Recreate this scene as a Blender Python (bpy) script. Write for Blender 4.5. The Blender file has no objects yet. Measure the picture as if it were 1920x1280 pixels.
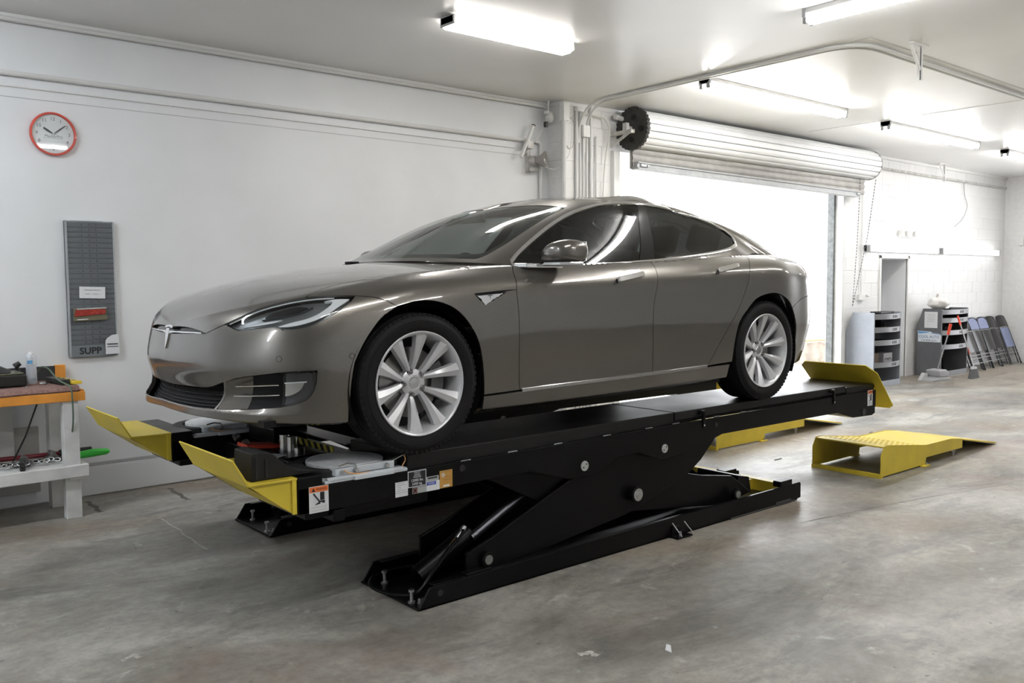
import bpy, bmesh, math, random
import numpy as np
from mathutils import Vector, Matrix, Euler
from mathutils.geometry import delaunay_2d_cdt
random.seed(7); np.random.seed(7)
SC = bpy.context.scene
COL = SC.collection
PI = math.pi
# ---------------------------------------------------------------- camera
CAM_H = 1.67
F_PX, YAW, PITCH, ROLL = 1656.1, 0.70082, 0.06832, -0.0066186
cd = bpy.data.cameras.new('camera'); cam = bpy.data.objects.new('camera', cd); COL.objects.link(cam)
cd.sensor_width = 36.0; cd.lens = F_PX / 1920 * 36.0; cd.clip_start = 0.05; cd.clip_end = 200
_F = Vector((math.sin(YAW)*math.cos(PITCH), math.cos(YAW)*math.cos(PITCH), -math.sin(PITCH)))
_R = Vector((math.cos(YAW), -math.sin(YAW), 0)); _U = _R.cross(_F)
_c, _s = math.cos(ROLL), math.sin(ROLL)
_R2 = _c*_R + _s*_U; _U2 = -_s*_R + _c*_U
cam.matrix_world = Matrix(((_R2.x, _U2.x, -_F.x, 0), (_R2.y, _U2.y, -_F.y, 0), (_R2.z, _U2.z, -_F.z, CAM_H), (0, 0, 0, 1)))
SC.camera = cam
# ---------------------------------------------------------------- world, exposure
SKY_STRENGTH = 5.2
TUBE_STRENGTH = 60.0
FAR_TUBE_STRENGTH = 5.0
SC.view_settings.view_transform = 'Standard'; SC.view_settings.look = 'None'
SC.view_settings.gamma = 1.0; SC.view_settings.use_curve_mapping = False
SC.view_settings.exposure = 0.10
w = bpy.data.worlds.new('overcast_sky'); SC.world = w; w.use_nodes = True
w.node_tree.nodes['Background'].inputs[0].default_value = (0.95, 0.975, 1.0, 1)
w.node_tree.nodes['Background'].inputs[1].default_value = SKY_STRENGTH
def area_light(name, loc, rot, sx, sy, power, color=(1, 1, 1)):
    l = bpy.data.lights.new(name, 'AREA'); l.shape = 'RECTANGLE'; l.size = sx; l.size_y = sy; l.energy = power; l.color = color
    o = bpy.data.objects.new(name, l); COL.objects.link(o); o.location = loc; o.rotation_euler = rot
    return o
# ---------------------------------------------------------------- helpers
MATS = {}
def mat(name, col=(.5, .5, .5), rough=.5, metal=0.0, **kw):
    if name in MATS: return MATS[name]
    m = bpy.data.materials.new(name); m.use_nodes = True; MATS[name] = m
    b = m.node_tree.nodes['Principled BSDF']
    b.inputs['Base Color'].default_value = (*col, 1); b.inputs['Roughness'].default_value = rough; b.inputs['Metallic'].default_value = metal
    for k, v in kw.items():
        k = k.replace('_', ' ')
        b.inputs[k].default_value = v
    return m
def noisy(m, scale=8, amt=.15, rough_amt=.1, bump=0.0, detail=5, col2=None, stretch=None):
    """break a plain material up with object-space noise: colour, roughness and fine relief"""
    nt = m.node_tree; N, L = nt.nodes, nt.links; b = N['Principled BSDF']
    tc = N.new('ShaderNodeTexCoord'); n = N.new('ShaderNodeTexNoise'); n.inputs['Scale'].default_value = scale; n.inputs['Detail'].default_value = detail
    if stretch:
        mp = N.new('ShaderNodeMapping'); mp.inputs['Scale'].default_value = stretch
        L.new(tc.outputs['Object'], mp.inputs[0]); L.new(mp.outputs[0], n.inputs['Vector'])
    else: L.new(tc.outputs['Object'], n.inputs['Vector'])
    c = b.inputs['Base Color'].default_value[:3]
    r = N.new('ShaderNodeValToRGB'); r.color_ramp.elements[0].position = .3; r.color_ramp.elements[1].position = .7
    r.color_ramp.elements[0].color = (*[x*(1-amt) for x in c], 1); r.color_ramp.elements[1].color = (*(col2 or [min(1, x*(1+amt)) for x in c]), 1)
    L.new(n.outputs['Fac'], r.inputs[0]); L.new(r.outputs[0], b.inputs['Base Color'])
    r0 = b.inputs['Roughness'].default_value
    mr = N.new('ShaderNodeMapRange'); mr.inputs[3].default_value = max(0, r0-rough_amt); mr.inputs[4].default_value = min(1, r0+rough_amt)
    L.new(n.outputs['Fac'], mr.inputs[0]); L.new(mr.outputs[0], b.inputs['Roughness'])
    if bump:
        bp = N.new('ShaderNodeBump'); bp.inputs['Strength'].default_value = bump; bp.inputs['Distance'].default_value = .01
        L.new(n.outputs['Fac'], bp.inputs['Height']); L.new(bp.outputs[0], b.inputs['Normal'])
    return m
def emis(name, col, strength):
    m = mat(name, col, .4); b = m.node_tree.nodes['Principled BSDF']
    b.inputs['Emission Color'].default_value = (*col, 1); b.inputs['Emission Strength'].default_value = strength
    return m
class MB:
    """collects shapes, builds ONE mesh object"""
    def __init__(s): s.v = []; s.f = []
    def add(s, V, Fc):
        o = len(s.v); s.v += [tuple(p) for p in V]; s.f += [tuple(i+o for i in q) for q in Fc]; return s
    def box(s, x0, x1, y0, y1, z0, z1, M=None):
        V = [Vector((x, y, z)) for z in (z0, z1) for y in (y0, y1) for x in (x0, x1)]
        if M is not None: V = [M @ p for p in V]
        return s.add(V, [(0, 2, 3, 1), (4, 5, 7, 6), (0, 1, 5, 4), (2, 6, 7, 3), (0, 4, 6, 2), (1, 3, 7, 5)])
    def cyl(s, a, b, r, r2=None, n=16, caps=True):
        a, b = Vector(a), Vector(b); d = (b-a).normalized(); r2 = r if r2 is None else r2
        t = d.orthogonal().normalized(); q = d.cross(t)
        V = [p + (t*math.cos(2*PI*i/n) + q*math.sin(2*PI*i/n))*rr for p, rr in ((a, r), (b, r2)) for i in range(n)]
        Fc = [(i, (i+1) % n, n+(i+1) % n, n+i) for i in range(n)]
        if caps: Fc += [tuple(range(n-1, -1, -1)), tuple(range(n, 2*n))]
        return s.add(V, Fc)
    def tube(s, P, r, n=8, closed=False, caps=True):
        P = [Vector(p) for p in P]; m = len(P); V = []
        T = [((P[(i+1) % m] if closed or i+1 < m else P[i]) - (P[i-1] if closed or i > 0 else P[i])).normalized() for i in range(m)]
        t = T[0].orthogonal().normalized()
        for i in range(m):
            t = (t - T[i]*t.dot(T[i])).normalized(); q = T[i].cross(t)
            rr = r[i] if isinstance(r, (list, tuple)) else r
            V += [P[i] + (t*math.cos(2*PI*k/n)+q*math.sin(2*PI*k/n))*rr for k in range(n)]
        Fc = [(i*n+k, i*n+(k+1) % n, ((i+1) % m)*n+(k+1) % n, ((i+1) % m)*n+k) for i in range(m if closed else m-1) for k in range(n)]
        if caps and not closed: Fc += [tuple(range(n-1, -1, -1)), tuple(range((m-1)*n, m*n))]
        return s.add(V, Fc)
    def lathe(s, prof, n=32, o=(0, 0, 0), axis='z', a0=0, a1=2*PI):
        """prof: (radius, height) pairs"""
        full = abs(a1-a0-2*PI) < 1e-6; k = n if full else n+1; V = []
        for r, h in prof:
            for i in range(k):
                a = a0+(a1-a0)*i/n; c, d = r*math.cos(a), r*math.sin(a)
                p = (c, d, h) if axis == 'z' else (c, h, d) if axis == 'y' else (h, c, d)
                V.append(Vector(p)+Vector(o))
        Fc = [(j*k+i, j*k+(i+1) % k, (j+1)*k+(i+1) % k, (j+1)*k+i) for j in range(len(prof)-1) for i in range(n)]
        return s.add(V, Fc)
    def prism(s, poly, h0, h1, plane='xz', M=None):
        """extrude a 2-D outline between h0 and h1 along the third axis"""
        def P(a, b, h): return Vector((a, h, b)) if plane == 'xz' else Vector((a, b, h)) if plane == 'xy' else Vector((h, a, b))
        n = len(poly); V = [P(a, b, h) for h in (h0, h1) for a, b in poly]
        if M is not None: V = [M @ p for p in V]
        return s.add(V, [tuple(range(n-1, -1, -1)), tuple(range(n, 2*n))] + [(i, (i+1) % n, n+(i+1) % n, n+i) for i in range(n)])
    def quadstrip(s, A, B):
        n = len(A); return s.add(list(A)+list(B), [(i, i+1, n+i+1, n+i) for i in range(n-1)])
    def build(s, name, m, parent=None, smooth=False, bevel=0, seg=2, loc=None, fix=True, angle=35):
        me = bpy.data.meshes.new(name); me.from_pydata(s.v, [], s.f)
        if fix:
            bm = bmesh.new(); bm.from_mesh(me); bmesh.ops.recalc_face_normals(bm, faces=bm.faces); bm.to_mesh(me); bm.free()
        for x in (m if isinstance(m, (list, tuple)) else [m]): me.materials.append(x)
        o = bpy.data.objects.new(name, me); COL.objects.link(o)
        if parent is not None: o.parent = parent
        if loc is not None: o.location = loc
        if smooth:
            me.polygons.foreach_set('use_smooth', [True]*len(me.polygons))
            if smooth != 'all': me.set_sharp_from_angle(angle=math.radians(angle))
        if bevel:
            bv = o.modifiers.new('bevel', 'BEVEL'); bv.width = bevel; bv.segments = seg; bv.limit_method = 'ANGLE'; bv.angle_limit = math.radians(40)
        return o
def tag(o, label=None, cat=None, group=None, kind=None):
    if label: o['label'] = label
    if cat: o['category'] = cat
    if group: o['group'] = group
    if kind: o['kind'] = kind
    return o
def thing(name, label, cat, loc=(0, 0, 0), rz=0, group=None):
    o = bpy.data.objects.new(name, None); COL.objects.link(o); o.empty_display_size = .1
    o.location = loc; o.rotation_euler = (0, 0, rz); return tag(o, label, cat, group)
def structure(o): o['kind'] = 'structure'; return o
def copy_tree(o, parent=None):
    c = o.copy(); COL.objects.link(c); c.parent = parent
    for ch in list(o.children): copy_tree(ch, c)
    return c
def text(s, size, m, parent, loc, rot, name='lettering', ext=.0004, align='CENTER', sx=1.0, bold=0.0):
    cu = bpy.data.curves.new(name, 'FONT'); cu.body = s; cu.size = size; cu.extrude = ext; cu.offset = bold; cu.align_x = align; cu.align_y = 'CENTER'; cu.resolution_u = 3
    t = bpy.data.objects.new(name, cu); dg = bpy.context.evaluated_depsgraph_get()
    COL.objects.link(t); me = bpy.data.meshes.new_from_object(t.evaluated_get(bpy.context.evaluated_depsgraph_get())); bpy.data.objects.remove(t)
    me.materials.clear(); me.materials.append(m); o = bpy.data.objects.new(name, me); COL.objects.link(o); o.parent = parent
    o.location = loc; o.rotation_euler = rot; o.scale = (sx, 1, 1); return o
def crom(P, n=8, closed=False):
    """centripetal-ish Catmull-Rom through P"""
    P = np.array(P, float); m = len(P); out = []
    rng = range(m if closed else m-1)
    for i in rng:
        p1, p2 = P[i], P[(i+1) % m]
        p0 = P[i-1] if (closed or i > 0) else 2*p1-p2
        p3 = P[(i+2) % m] if (closed or i+2 < m) else 2*p2-p1
        d0, d1, d2 = [max(np.linalg.norm(b-a), 1e-9)**.5 for a, b in ((p0, p1), (p1, p2), (p2, p3))]
        m1 = (p1-p0)/d0 - (p2-p0)/(d0+d1) + (p2-p1)/d1; m2 = (p2-p1)/d1 - (p3-p1)/(d1+d2) + (p3-p2)/d2
        m1, m2 = m1*d1, m2*d1
        for k in range(n):
            t = k/n; out.append((2*t**3-3*t*t+1)*p1+(t**3-2*t*t+t)*m1+(-2*t**3+3*t*t)*p2+(t**3-t*t)*m2)
    if not closed: out.append(P[-1])
    return np.array(out)
# ---------------------------------------------------------------- room
ZC, YL, YB, XR = 3.645, 7.41, 7.17, 18.86
XPIL, XO0, XO1, ZO = 6.81, 7.66, 12.62, 3.05
WHITE = noisy(mat('white_wall_paint', (.79, .805, .82), .5), 1.5, .04, .08, .02)
BLOCKW = noisy(mat('white_block_paint', (.80, .80, .80), .45), 14, .04, .1, .12)
CEILW = noisy(mat('ceiling_gloss_white', (.83, .825, .815), .32), .7, .05, .08)
TRIMW = mat('white_trim_paint', (.80, .80, .79), .45)
PIPEW = mat('painted_conduit', (.74, .74, .73), .42)
DIRTY = noisy(mat('grimy_white_metal', (.52, .51, .49), .5), 9, .35, .1)
GALV = noisy(mat('galvanised_steel', (.52, .53, .54), .4, .8), 12, .2, .12)
def concrete():
    m = mat('worn_concrete', (.3, .3, .28), .5); nt = m.node_tree; N, L = nt.nodes, nt.links; b = N['Principled BSDF']
    tc = N.new('ShaderNodeTexCoord')
    def noise(s, d=6, r=.55, dist=0.0, st=None):
        n = N.new('ShaderNodeTexNoise'); n.inputs['Scale'].default_value = s; n.inputs['Detail'].default_value = d; n.inputs['Roughness'].default_value = r; n.inputs['Distortion'].default_value = dist
        if st:
            mp = N.new('ShaderNodeMapping'); mp.inputs['Scale'].default_value = st; L.new(tc.outputs['Object'], mp.inputs[0]); L.new(mp.outputs[0], n.inputs['Vector'])
        else: L.new(tc.outputs['Object'], n.inputs['Vector'])
        return n.outputs['Fac']
    def ramp(f, stops):
        r = N.new('ShaderNodeValToRGB'); e = r.color_ramp.elements
        while len(e) < len(stops): e.new(.5)
        for k, (p, c) in zip(e, stops): k.position = p; k.color = (*c, 1) if len(c) == 3 else c
        L.new(f, r.inputs[0]); return r.outputs[0]
    def mix(a, b_, f, mode='MIX', fac=None):
        x = N.new('ShaderNodeMix'); x.data_type = 'RGBA'; x.blend_type = mode
        L.new(a, x.inputs['A']); L.new(b_, x.inputs['B'])
        if fac is None: L.new(f, x.inputs['Factor'])
        else: x.inputs['Factor'].default_value = fac
        return x.outputs['Result']
    base = ramp(noise(.9, 10, .66, .5, (.75, 1.5, 1)), [(.36, (.15, .142, .124)), (.5, (.262, .252, .226)), (.63, (.40, .39, .355))])
    warm = ramp(noise(.42, 7, .6, .8), [(.48, (0, 0, 0)), (.60, (.75, .75, .75))])
    wc = ramp(noise(1.2, 3), [(.4, (.235, .185, .135)), (.6, (.27, .225, .17))])
    c = mix(base, wc, warm)
    dark = ramp(noise(1.3, 12, .70, .8, (.7, 1.7, 1)), [(.52, (0, 0, 0)), (.66, (.72, .72, .72))])
    dc = N.new('ShaderNodeRGB'); dc.outputs[0].default_value = (.095, .094, .088, 1); c = mix(c, dc.outputs[0], dark)
    fine = ramp(noise(14, 12, .78), [(.32, (.70, .70, .70)), (.68, (1.25, 1.25, 1.25))]); c = mix(c, fine, None, 'MULTIPLY', 1.0)
    # pale scuffs and drips, dark specks
    sc = ramp(noise(3.2, 12, .72, 1.2), [(.60, (0, 0, 0)), (.70, (.6, .6, .6))]); lc = N.new('ShaderNodeRGB'); lc.outputs[0].default_value = (.56, .56, .54, 1); c = mix(c, lc.outputs[0], sc)
    sp = ramp(noise(16, 2, .4), [(.74, (0, 0, 0)), (.77, (.8, .8, .8))]); dk = N.new('ShaderNodeRGB'); dk.outputs[0].default_value = (.07, .068, .065, 1); c = mix(c, dk.outputs[0], sp)
    red = ramp(noise(.9, 3, .5, 1.0, (1, 1, 1)), [(.60, (0, 0, 0)), (.74, (.30, .30, .30))]); rc = N.new('ShaderNodeRGB'); rc.outputs[0].default_value = (.27, .14, .11, 1); c = mix(c, rc.outputs[0], red)
    L.new(c, b.inputs['Base Color'])
    ro = ramp(noise(1.1, 7, .6), [(.3, (.30, .30, .30)), (.7, (.58, .58, .58))]); L.new(ro, b.inputs['Roughness'])
    bp = N.new('ShaderNodeBump'); bp.inputs['Strength'].default_value = .18; bp.inputs['Distance'].default_value = .01; L.new(noise(9, 10, .65), bp.inputs['Height']); L.new(bp.outputs[0], b.inputs['Normal'])
    return m
CONC = concrete()
b = MB(); b.box(-5.2, XR+.2, -6.2, YL+.1, -.12, 0); FL_ = structure(b.build('floor', CONC))
def crack(P, w_, m, nm='floor_crack'):
    P = crom(P, 6); b = MB(); A, B_ = [], []
    for i, p in enumerate(P):
        t = P[min(i+1, len(P)-1)]-P[max(i-1, 0)]; t = t/np.linalg.norm(t); q = np.array([-t[1], t[0]]); k = w_*(.5+.5*abs(math.sin(i*1.7)+.4*math.sin(i*.6))); p = p+q*min(.006, w_)*math.sin(i*1.1)
        A.append((*(p+q*k), .0012)); B_.append((*(p-q*k), .0012))
    b.quadstrip(A, B_); return b.build(nm, m, FL_, fix=False)
CRK = noisy(mat('crack_pale_dust', (.42, .41, .38), .9), 40, .35, .05); CRD = noisy(mat('crack_dark_grime', (.12, .112, .095), .8), 30, .4, .05)
crack([(2.07, 6.38), (2.07, 6.02), (2.05, 5.74), (2.04, 5.41)], 0.007, CRK); crack([(2.07, 6.38), (2.26, 6.46), (2.41, 6.44), (2.67, 6.47)], 0.004, CRK); crack([(2.44, 7.26), (2.43, 7.03), (2.42, 6.76)], 0.022, CRD); crack([(1.81, 7.23), (1.81, 7.04), (1.80, 6.82)], 0.022, CRD); crack([(2.67, 7.31), (2.76, 7.29), (2.87, 7.29)], 0.016, CRK); crack([(2.70, 2.75), (2.75, 2.74), (2.76, 2.69)], 0.02, CRK); crack([(1.13, 4.03), (1.19, 4.07), (1.20, 4.02)], 0.014, CRK); crack([(5.35, 3.29), (6.47, 3.09), (7.71, 2.80)], 0.003, CRD); crack([(10.64, 5.24), (11.44, 4.81), (12.29, 4.40)], 0.004, CRD)
b = MB(); b.box(-5.2, XR+.2, -6.2, YL+.1, ZC, ZC+.12); structure(b.build('ceiling', CEILW))
b = MB(); b.box(-5.2, XPIL, YL, YL+.12, 0, ZC); wl = structure(b.build('wall_left', WHITE))
b = MB(); b.box(-5.2, XPIL, YL-.006, YL, .24, .262); b.box(1.2, XPIL-.2, YL-.003, YL, 3.043, 3.0465); b.build('panel_joint', mat('joint_grey', (.42, .42, .42), .6), wl)  # plain grey strips along the panel joints
b = MB(); b.box(-5.2, XPIL, YL-.012, YL, .01, .235); structure(b.build('baseboard_left', WHITE))
b = MB(); b.box(-5.2, -5.08, -6.2, YL, 0, ZC); structure(b.build('wall_front', WHITE))
b = MB(); b.box(-5.2, XR, -6.2, -6.08, 0, ZC); structure(b.build('wall_near', WHITE))
# right wall with an open shutter door beyond the frame
RY0, RY1 = 2.4, 5.85
b = MB(); b.box(XR, XR+.2, RY1, YB+.2, 0, ZC); b.box(XR, XR+.2, -6.2, RY0, 0, ZC); b.box(XR, XR+.2, RY0, RY1, 3.0, ZC); structure(b.build('wall_right', BLOCKW))
# back wall, left strip (the pillar) and the long stretch right of the door
NX0, NX1, NZ, ND = 13.93, 14.84, 2.0, .62
def block_wall(name, segs, skip, th=.2):
    """backing set 8 mm behind a face of separate painted concrete blocks"""
    b = MB()
    for x0, x1, z0, z1 in segs: b.box(x0, x1, YB+.004, YB+th, z0, z1)
    w = structure(b.build(name, BLOCKW)); k = 0
    cell = MB(); V = [(x, y, z) for z in (-.5, .5) for y in (0, .012) for x in (-.5, .5)]
    e = .5; g = .012
    g = .008; cell.add([(-e, .007, -e), (e, .007, -e), (e, .007, e), (-e, .007, e), (-e+g, 0, -e+2*g), (e-g, 0, -e+2*g), (e-g, 0, e-2*g), (-e+g, 0, e-2*g)], [(4, 5, 6, 7), (0, 1, 5, 4), (1, 2, 6, 5), (2, 3, 7, 6), (3, 0, 4, 7)])
    first = None; rnd = random.Random(3)
    for x0, x1, z0, z1 in segs:
        r = int(round(z0/.2))
        while r*.2 < z1-.02:
            za, zb = max(z0, r*.2), min(z1, r*.2+.2); x = x0-(.2 if r % 2 else 0)
            while x < x1-.01:
                xa, xb = max(x0, x), min(x1, x+.4); x += .4
                if xb-xa < .03: continue
                if any(xa < sx1-.01 and xb > sx0+.01 and za < sz1-.01 and zb > sz0+.01 for sx0, sx1, sz0, sz1 in skip): continue
                if first is None: o = first = cell.build('block', BLOCKW, w)
                else: o = first.copy(); COL.objects.link(o); o.parent = w
                o.location = ((xa+xb)/2, YB-.001+rnd.uniform(-.0015, .0015), (za+zb)/2); o.scale = (xb-xa, 1, zb-za)
            r += 1
    return w
block_wall('wall_back', [(XO1+.02, NX0, 0, ZC), (NX0, NX1, NZ, ZC), (NX1, XR, 0, ZC)], [])
ws = block_wall('wall_back', [(XPIL, XO0-.08, 0, ZC)], [])
b = MB(); b.box(XPIL-.008, XPIL, YB+.005, YL, 0, ZC); b.box(XPIL, XPIL+.1, YB+.2, YL+.1, 0, ZC); pr = structure(b.build('wall_return', BLOCKW))
first = None
for k in range(18):
    b = MB(); b.box(XPIL-.014, XPIL-.004, YB+.002, YL-.004, k*.2+.003, k*.2+.197); b.build('block', BLOCKW, pr, bevel=.004, seg=1)
b = MB(); b.box(XO0-.1, XO1+.02, YB, YB+.2, ZO+.12, ZC); structure(b.build('wall_over_door', WHITE))
# niche with a closed flush door at its back
b = MB(); b.box(NX0-.06, NX0+.012, YB+.015, YB+ND, 0, NZ); b.box(NX1-.012, NX1+.06, YB+.015, YB+ND, 0, NZ); b.box(NX0, NX1, YB+.015, YB+ND, NZ-.012, NZ+.06); b.box(NX0-.02, NX1+.02, YB+ND, YB+ND+.05, 0, NZ+.02); structure(b.build('wall_niche', WHITE))
b = MB(); b.box(NX0+.02, NX0+.62, YB+ND-.05, YB+ND, 0.01, NZ-.02); dr = structure(b.build('door_2', mat('pale_grey_door', (.66, .67, .68), .5), bevel=.004))
b = MB(); b.cyl((NX0+.55, YB+ND-.05, 1.0), (NX0+.55, YB+ND-.11, 1.0), .022, n=14); b.build('door_knob', CHROME if 'CHROME' in globals() else GALV, dr, smooth=True)
# niche frame
b = MB(); b.box(NX0-.05, NX0+.0, YB-.02, YB+.02, 0, NZ+.05); b.box(NX1, NX1+.05, YB-.02, YB+.02, 0, NZ+.05); b.box(NX0-.05, NX1+.05, YB-.02, YB+.02, NZ, NZ+.05); structure(b.build('trim_1', TRIMW, bevel=.004))
# ceiling to wall mouldings, ceiling panel strips
b = MB(); b.box(-5, XPIL, YL-.025, YL, ZC-.03, ZC); structure(b.build('trim_2', TRIMW, bevel=.006))
b = MB(); b.box(XO1, XR, YB-.03, YB, ZC-.05, ZC); structure(b.build('trim_3', TRIMW, bevel=.006))
b = MB(); b.box(7.02, 7.04, 3.75, 6.6, ZC-.004, ZC); b.box(7.02, 16, 3.73, 3.75, ZC-.004, ZC); b.box(10.8, 10.82, 0, 6.6, ZC-.003, ZC); structure(b.build('trim_4', mat('ceiling_seam', (.60, .59, .57), .5)))
# door jambs: white trim, steel guides
b = MB(); b.box(XO0-.10, XO0, YB-.06, YB+.2, 0, 3.16); structure(b.build('trim_5', TRIMW, bevel=.006))
b = MB(); b.box(XO0-.02, XO0+.04, YB+.08, YB+.16, 0, 3.05); b.box(XO1-.05, XO1+.02, YB+.06, YB+.16, 0, 3.05); structure(b.build('trim_6', noisy(mat('door_guide_steel', (.16, .17, .17), .5, .4), 20, .3)))
b = MB(); b.box(XO1, XO1+.06, YB-.07, YB+.2, 0, 3.16); structure(b.build('trim_7', noisy(mat('chipped_white_steel', (.70, .70, .69), .45), 7, .10, .06), bevel=.005))
# roll-up door: coil of slats on its drum, end plate, bracket, hanging curtain and bottom bar
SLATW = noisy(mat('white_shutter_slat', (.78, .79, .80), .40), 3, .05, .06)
def shutter(name, M, length, label):
    rd_ = thing(name, label, 'roller door'); rd_.matrix_world = M
    R0, n = .205, 15; first = None
    for k in range(n):
        a0, a1 = 2*PI*k/n+.012, 2*PI*(k+1)/n-.012
        if first is None:
            b = MB(); pr_ = [((R0+dr_)*math.cos(a), (R0+dr_)*math.sin(a)) for a, dr_ in ((a0, -.006), (a0+.03, .006), ((a0*2+a1)/3, .012), ((a0+2*a1)/3, .012), (a1-.03, .006), (a1, -.006))]
            A = [(0, y, z) for y, z in pr_]; B_ = [(length, y, z) for y, z in pr_]; b.quadstrip(A, B_); o = first = b.build('slat', SLATW, rd_, smooth=True, fix=False)
            base = 2*PI/n
        else:
            o = first.copy(); COL.objects.link(o); o.parent = rd_
        o.rotation_euler = (2*PI*k/n, 0, 0)
    b = MB(); b.cyl((.004, 0, 0), (length-.004, 0, 0), R0-.012, n=40); b.build('drum', mat('shutter_joint_dark', (.10, .10, .10), .6), rd_, smooth=True)
    b = MB(); b.lathe([(R0+.018, .0), (R0+.018, .012), (R0-.03, .014)], 40, axis='x', o=(length-.006, 0, 0)); b.build('end_ring', DIRTY, rd_, smooth=True)
    return rd_
DR = .215
door = shutter('roller_door', Matrix.Translation((7.70, 6.93, 3.40)), 5.33, 'white roll-up shutter door coiled above the bright open doorway')
IRON = noisy(mat('grimy_dark_iron', (.045, .043, .040), .6, .3), 14, .4, .1)
b = MB(); b.lathe([(0, -.055), (.045, -.055), (.05, -.03), (.16, -.025), (.20, -.035), (.235, -.045), (.237, .0), (.20, .005)], 48, axis='x'); pl = b.build('end_plate', IRON, door, smooth=True)
for a in (.15, 1.7, 3.25, 4.8):
    b = MB(); b.cyl((-.036, .125*math.cos(a), .125*math.sin(a)), (-.022, .125*math.cos(a), .125*math.sin(a)), .033, n=18); b.build('end_plate_hole', GLOSSB if 'GLOSSB' in globals() else mat('hole_black', (.004, .004, .004), .8), pl)
b = MB()
for k in range(30):
    a = 2*PI*k/30; b.box(-.045, .0, -.012, .012, .228, .246, Matrix.Rotation(a, 4, 'X'))
o = b.build('gear_teeth', IRON, pl); o['kind'] = 'stuff'
b = MB(); b.box(-.16, -.10, -.10, .24, -.07, -.03); b.prism([(.23, -.20), (.23, -.16), (-.02, -.05), (-.05, -.07)], -.14, -.12, 'yz'); b.cyl((-.16, 0, 0), (-.02, 0, 0), .022, n=14); b.box(-.165, -.115, -.03, .03, -.05, .05); b.build('bracket_arm', DIRTY, door, bevel=.004)
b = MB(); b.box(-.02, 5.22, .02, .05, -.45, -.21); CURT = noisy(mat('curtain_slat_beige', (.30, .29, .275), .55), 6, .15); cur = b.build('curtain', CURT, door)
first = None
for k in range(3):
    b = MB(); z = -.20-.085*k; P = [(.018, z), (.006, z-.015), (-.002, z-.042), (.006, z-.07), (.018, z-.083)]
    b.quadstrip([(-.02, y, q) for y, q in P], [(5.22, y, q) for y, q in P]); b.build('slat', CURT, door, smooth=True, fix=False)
b = MB(); b.box(-.03, 4.95, -.03, .07, -.085, 0); b.box(-.03, 4.95, -.045, -.03, -.092, -.066); b.box(-.03, 4.95, -.045, -.03, -.02, .0); bb = b.build('bottom_bar', noisy(mat('bar_white', (.34, .35, .36), .45), 10, .1), door, bevel=.006); bb.location = (.03, -.02, -.375); bb.rotation_euler = (0, .0085, 0)
b = MB(); b.box(.02, .14, -.05, -.03, -.055, -.025); b.cyl((.125, -.03, -.04), (.125, -.065, -.04), .014, n=12); b.build('slide_bolt', GALV, bb, bevel=.003)
b = MB(); b.box(4.86, 4.94, -.05, -.03, -.055, -.03); b.build('slide_bolt', GALV, bb, bevel=.003)
# hand chain of the shutter: two dotted strands
ch = thing('hand_chain', 'thin steel hand chain looped beside the right end of the roller door', 'chain', (12.95, 6.80, 3.2))
def chain(P, parent, link=.045, r=.006):
    P = [Vector(p) for p in P]; mb = MB(); L_ = 0
    for a, b_ in zip(P[:-1], P[1:]):
        n = max(1, int((b_-a).length/link)); d = (b_-a)/n
        for i in range(n): mb.cyl(a+d*(i+.12), a+d*(i+.80), r, n=5)
    o = mb.build('chain_strand', mat('chain_steel', (.13, .13, .14), .4, .7), parent); o['kind'] = 'stuff'; return o
chain([(-.22, .10, -.02), (-.24, .12, -1.0), (-.27, .16, -1.95)], ch); chain([(.06, .0, -.02), (-.05, .06, -.9), (-.27, .16, -1.95)], ch)
# second shutter over the right-hand doorway
door2 = shutter('roller_door', Matrix.Translation((18.60, 5.9, 3.37)) @ Matrix.Rotation(-PI/2, 4, 'Z'), 5.2, 'second white shutter coil on the far right wall past the corner')
b = MB(); b.box(-.03, 0, -.26, .24, -.27, .25); b.build('end_plate', mat('dark_end_plate', (.10, .11, .115), .5, .3), door2, bevel=.01)
# outside: bright yard
b = MB(); b.box(-12, 60, YB+.2, 60, -.15, -.04); b.box(XR+.2, 60, -40, YB+.2, -.15, -.04); structure(b.build('ground_outside', noisy(mat('pale_pavement', (.60, .59, .57), .8), 2, .1)))  # pale pavement, slightly mottled
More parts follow.
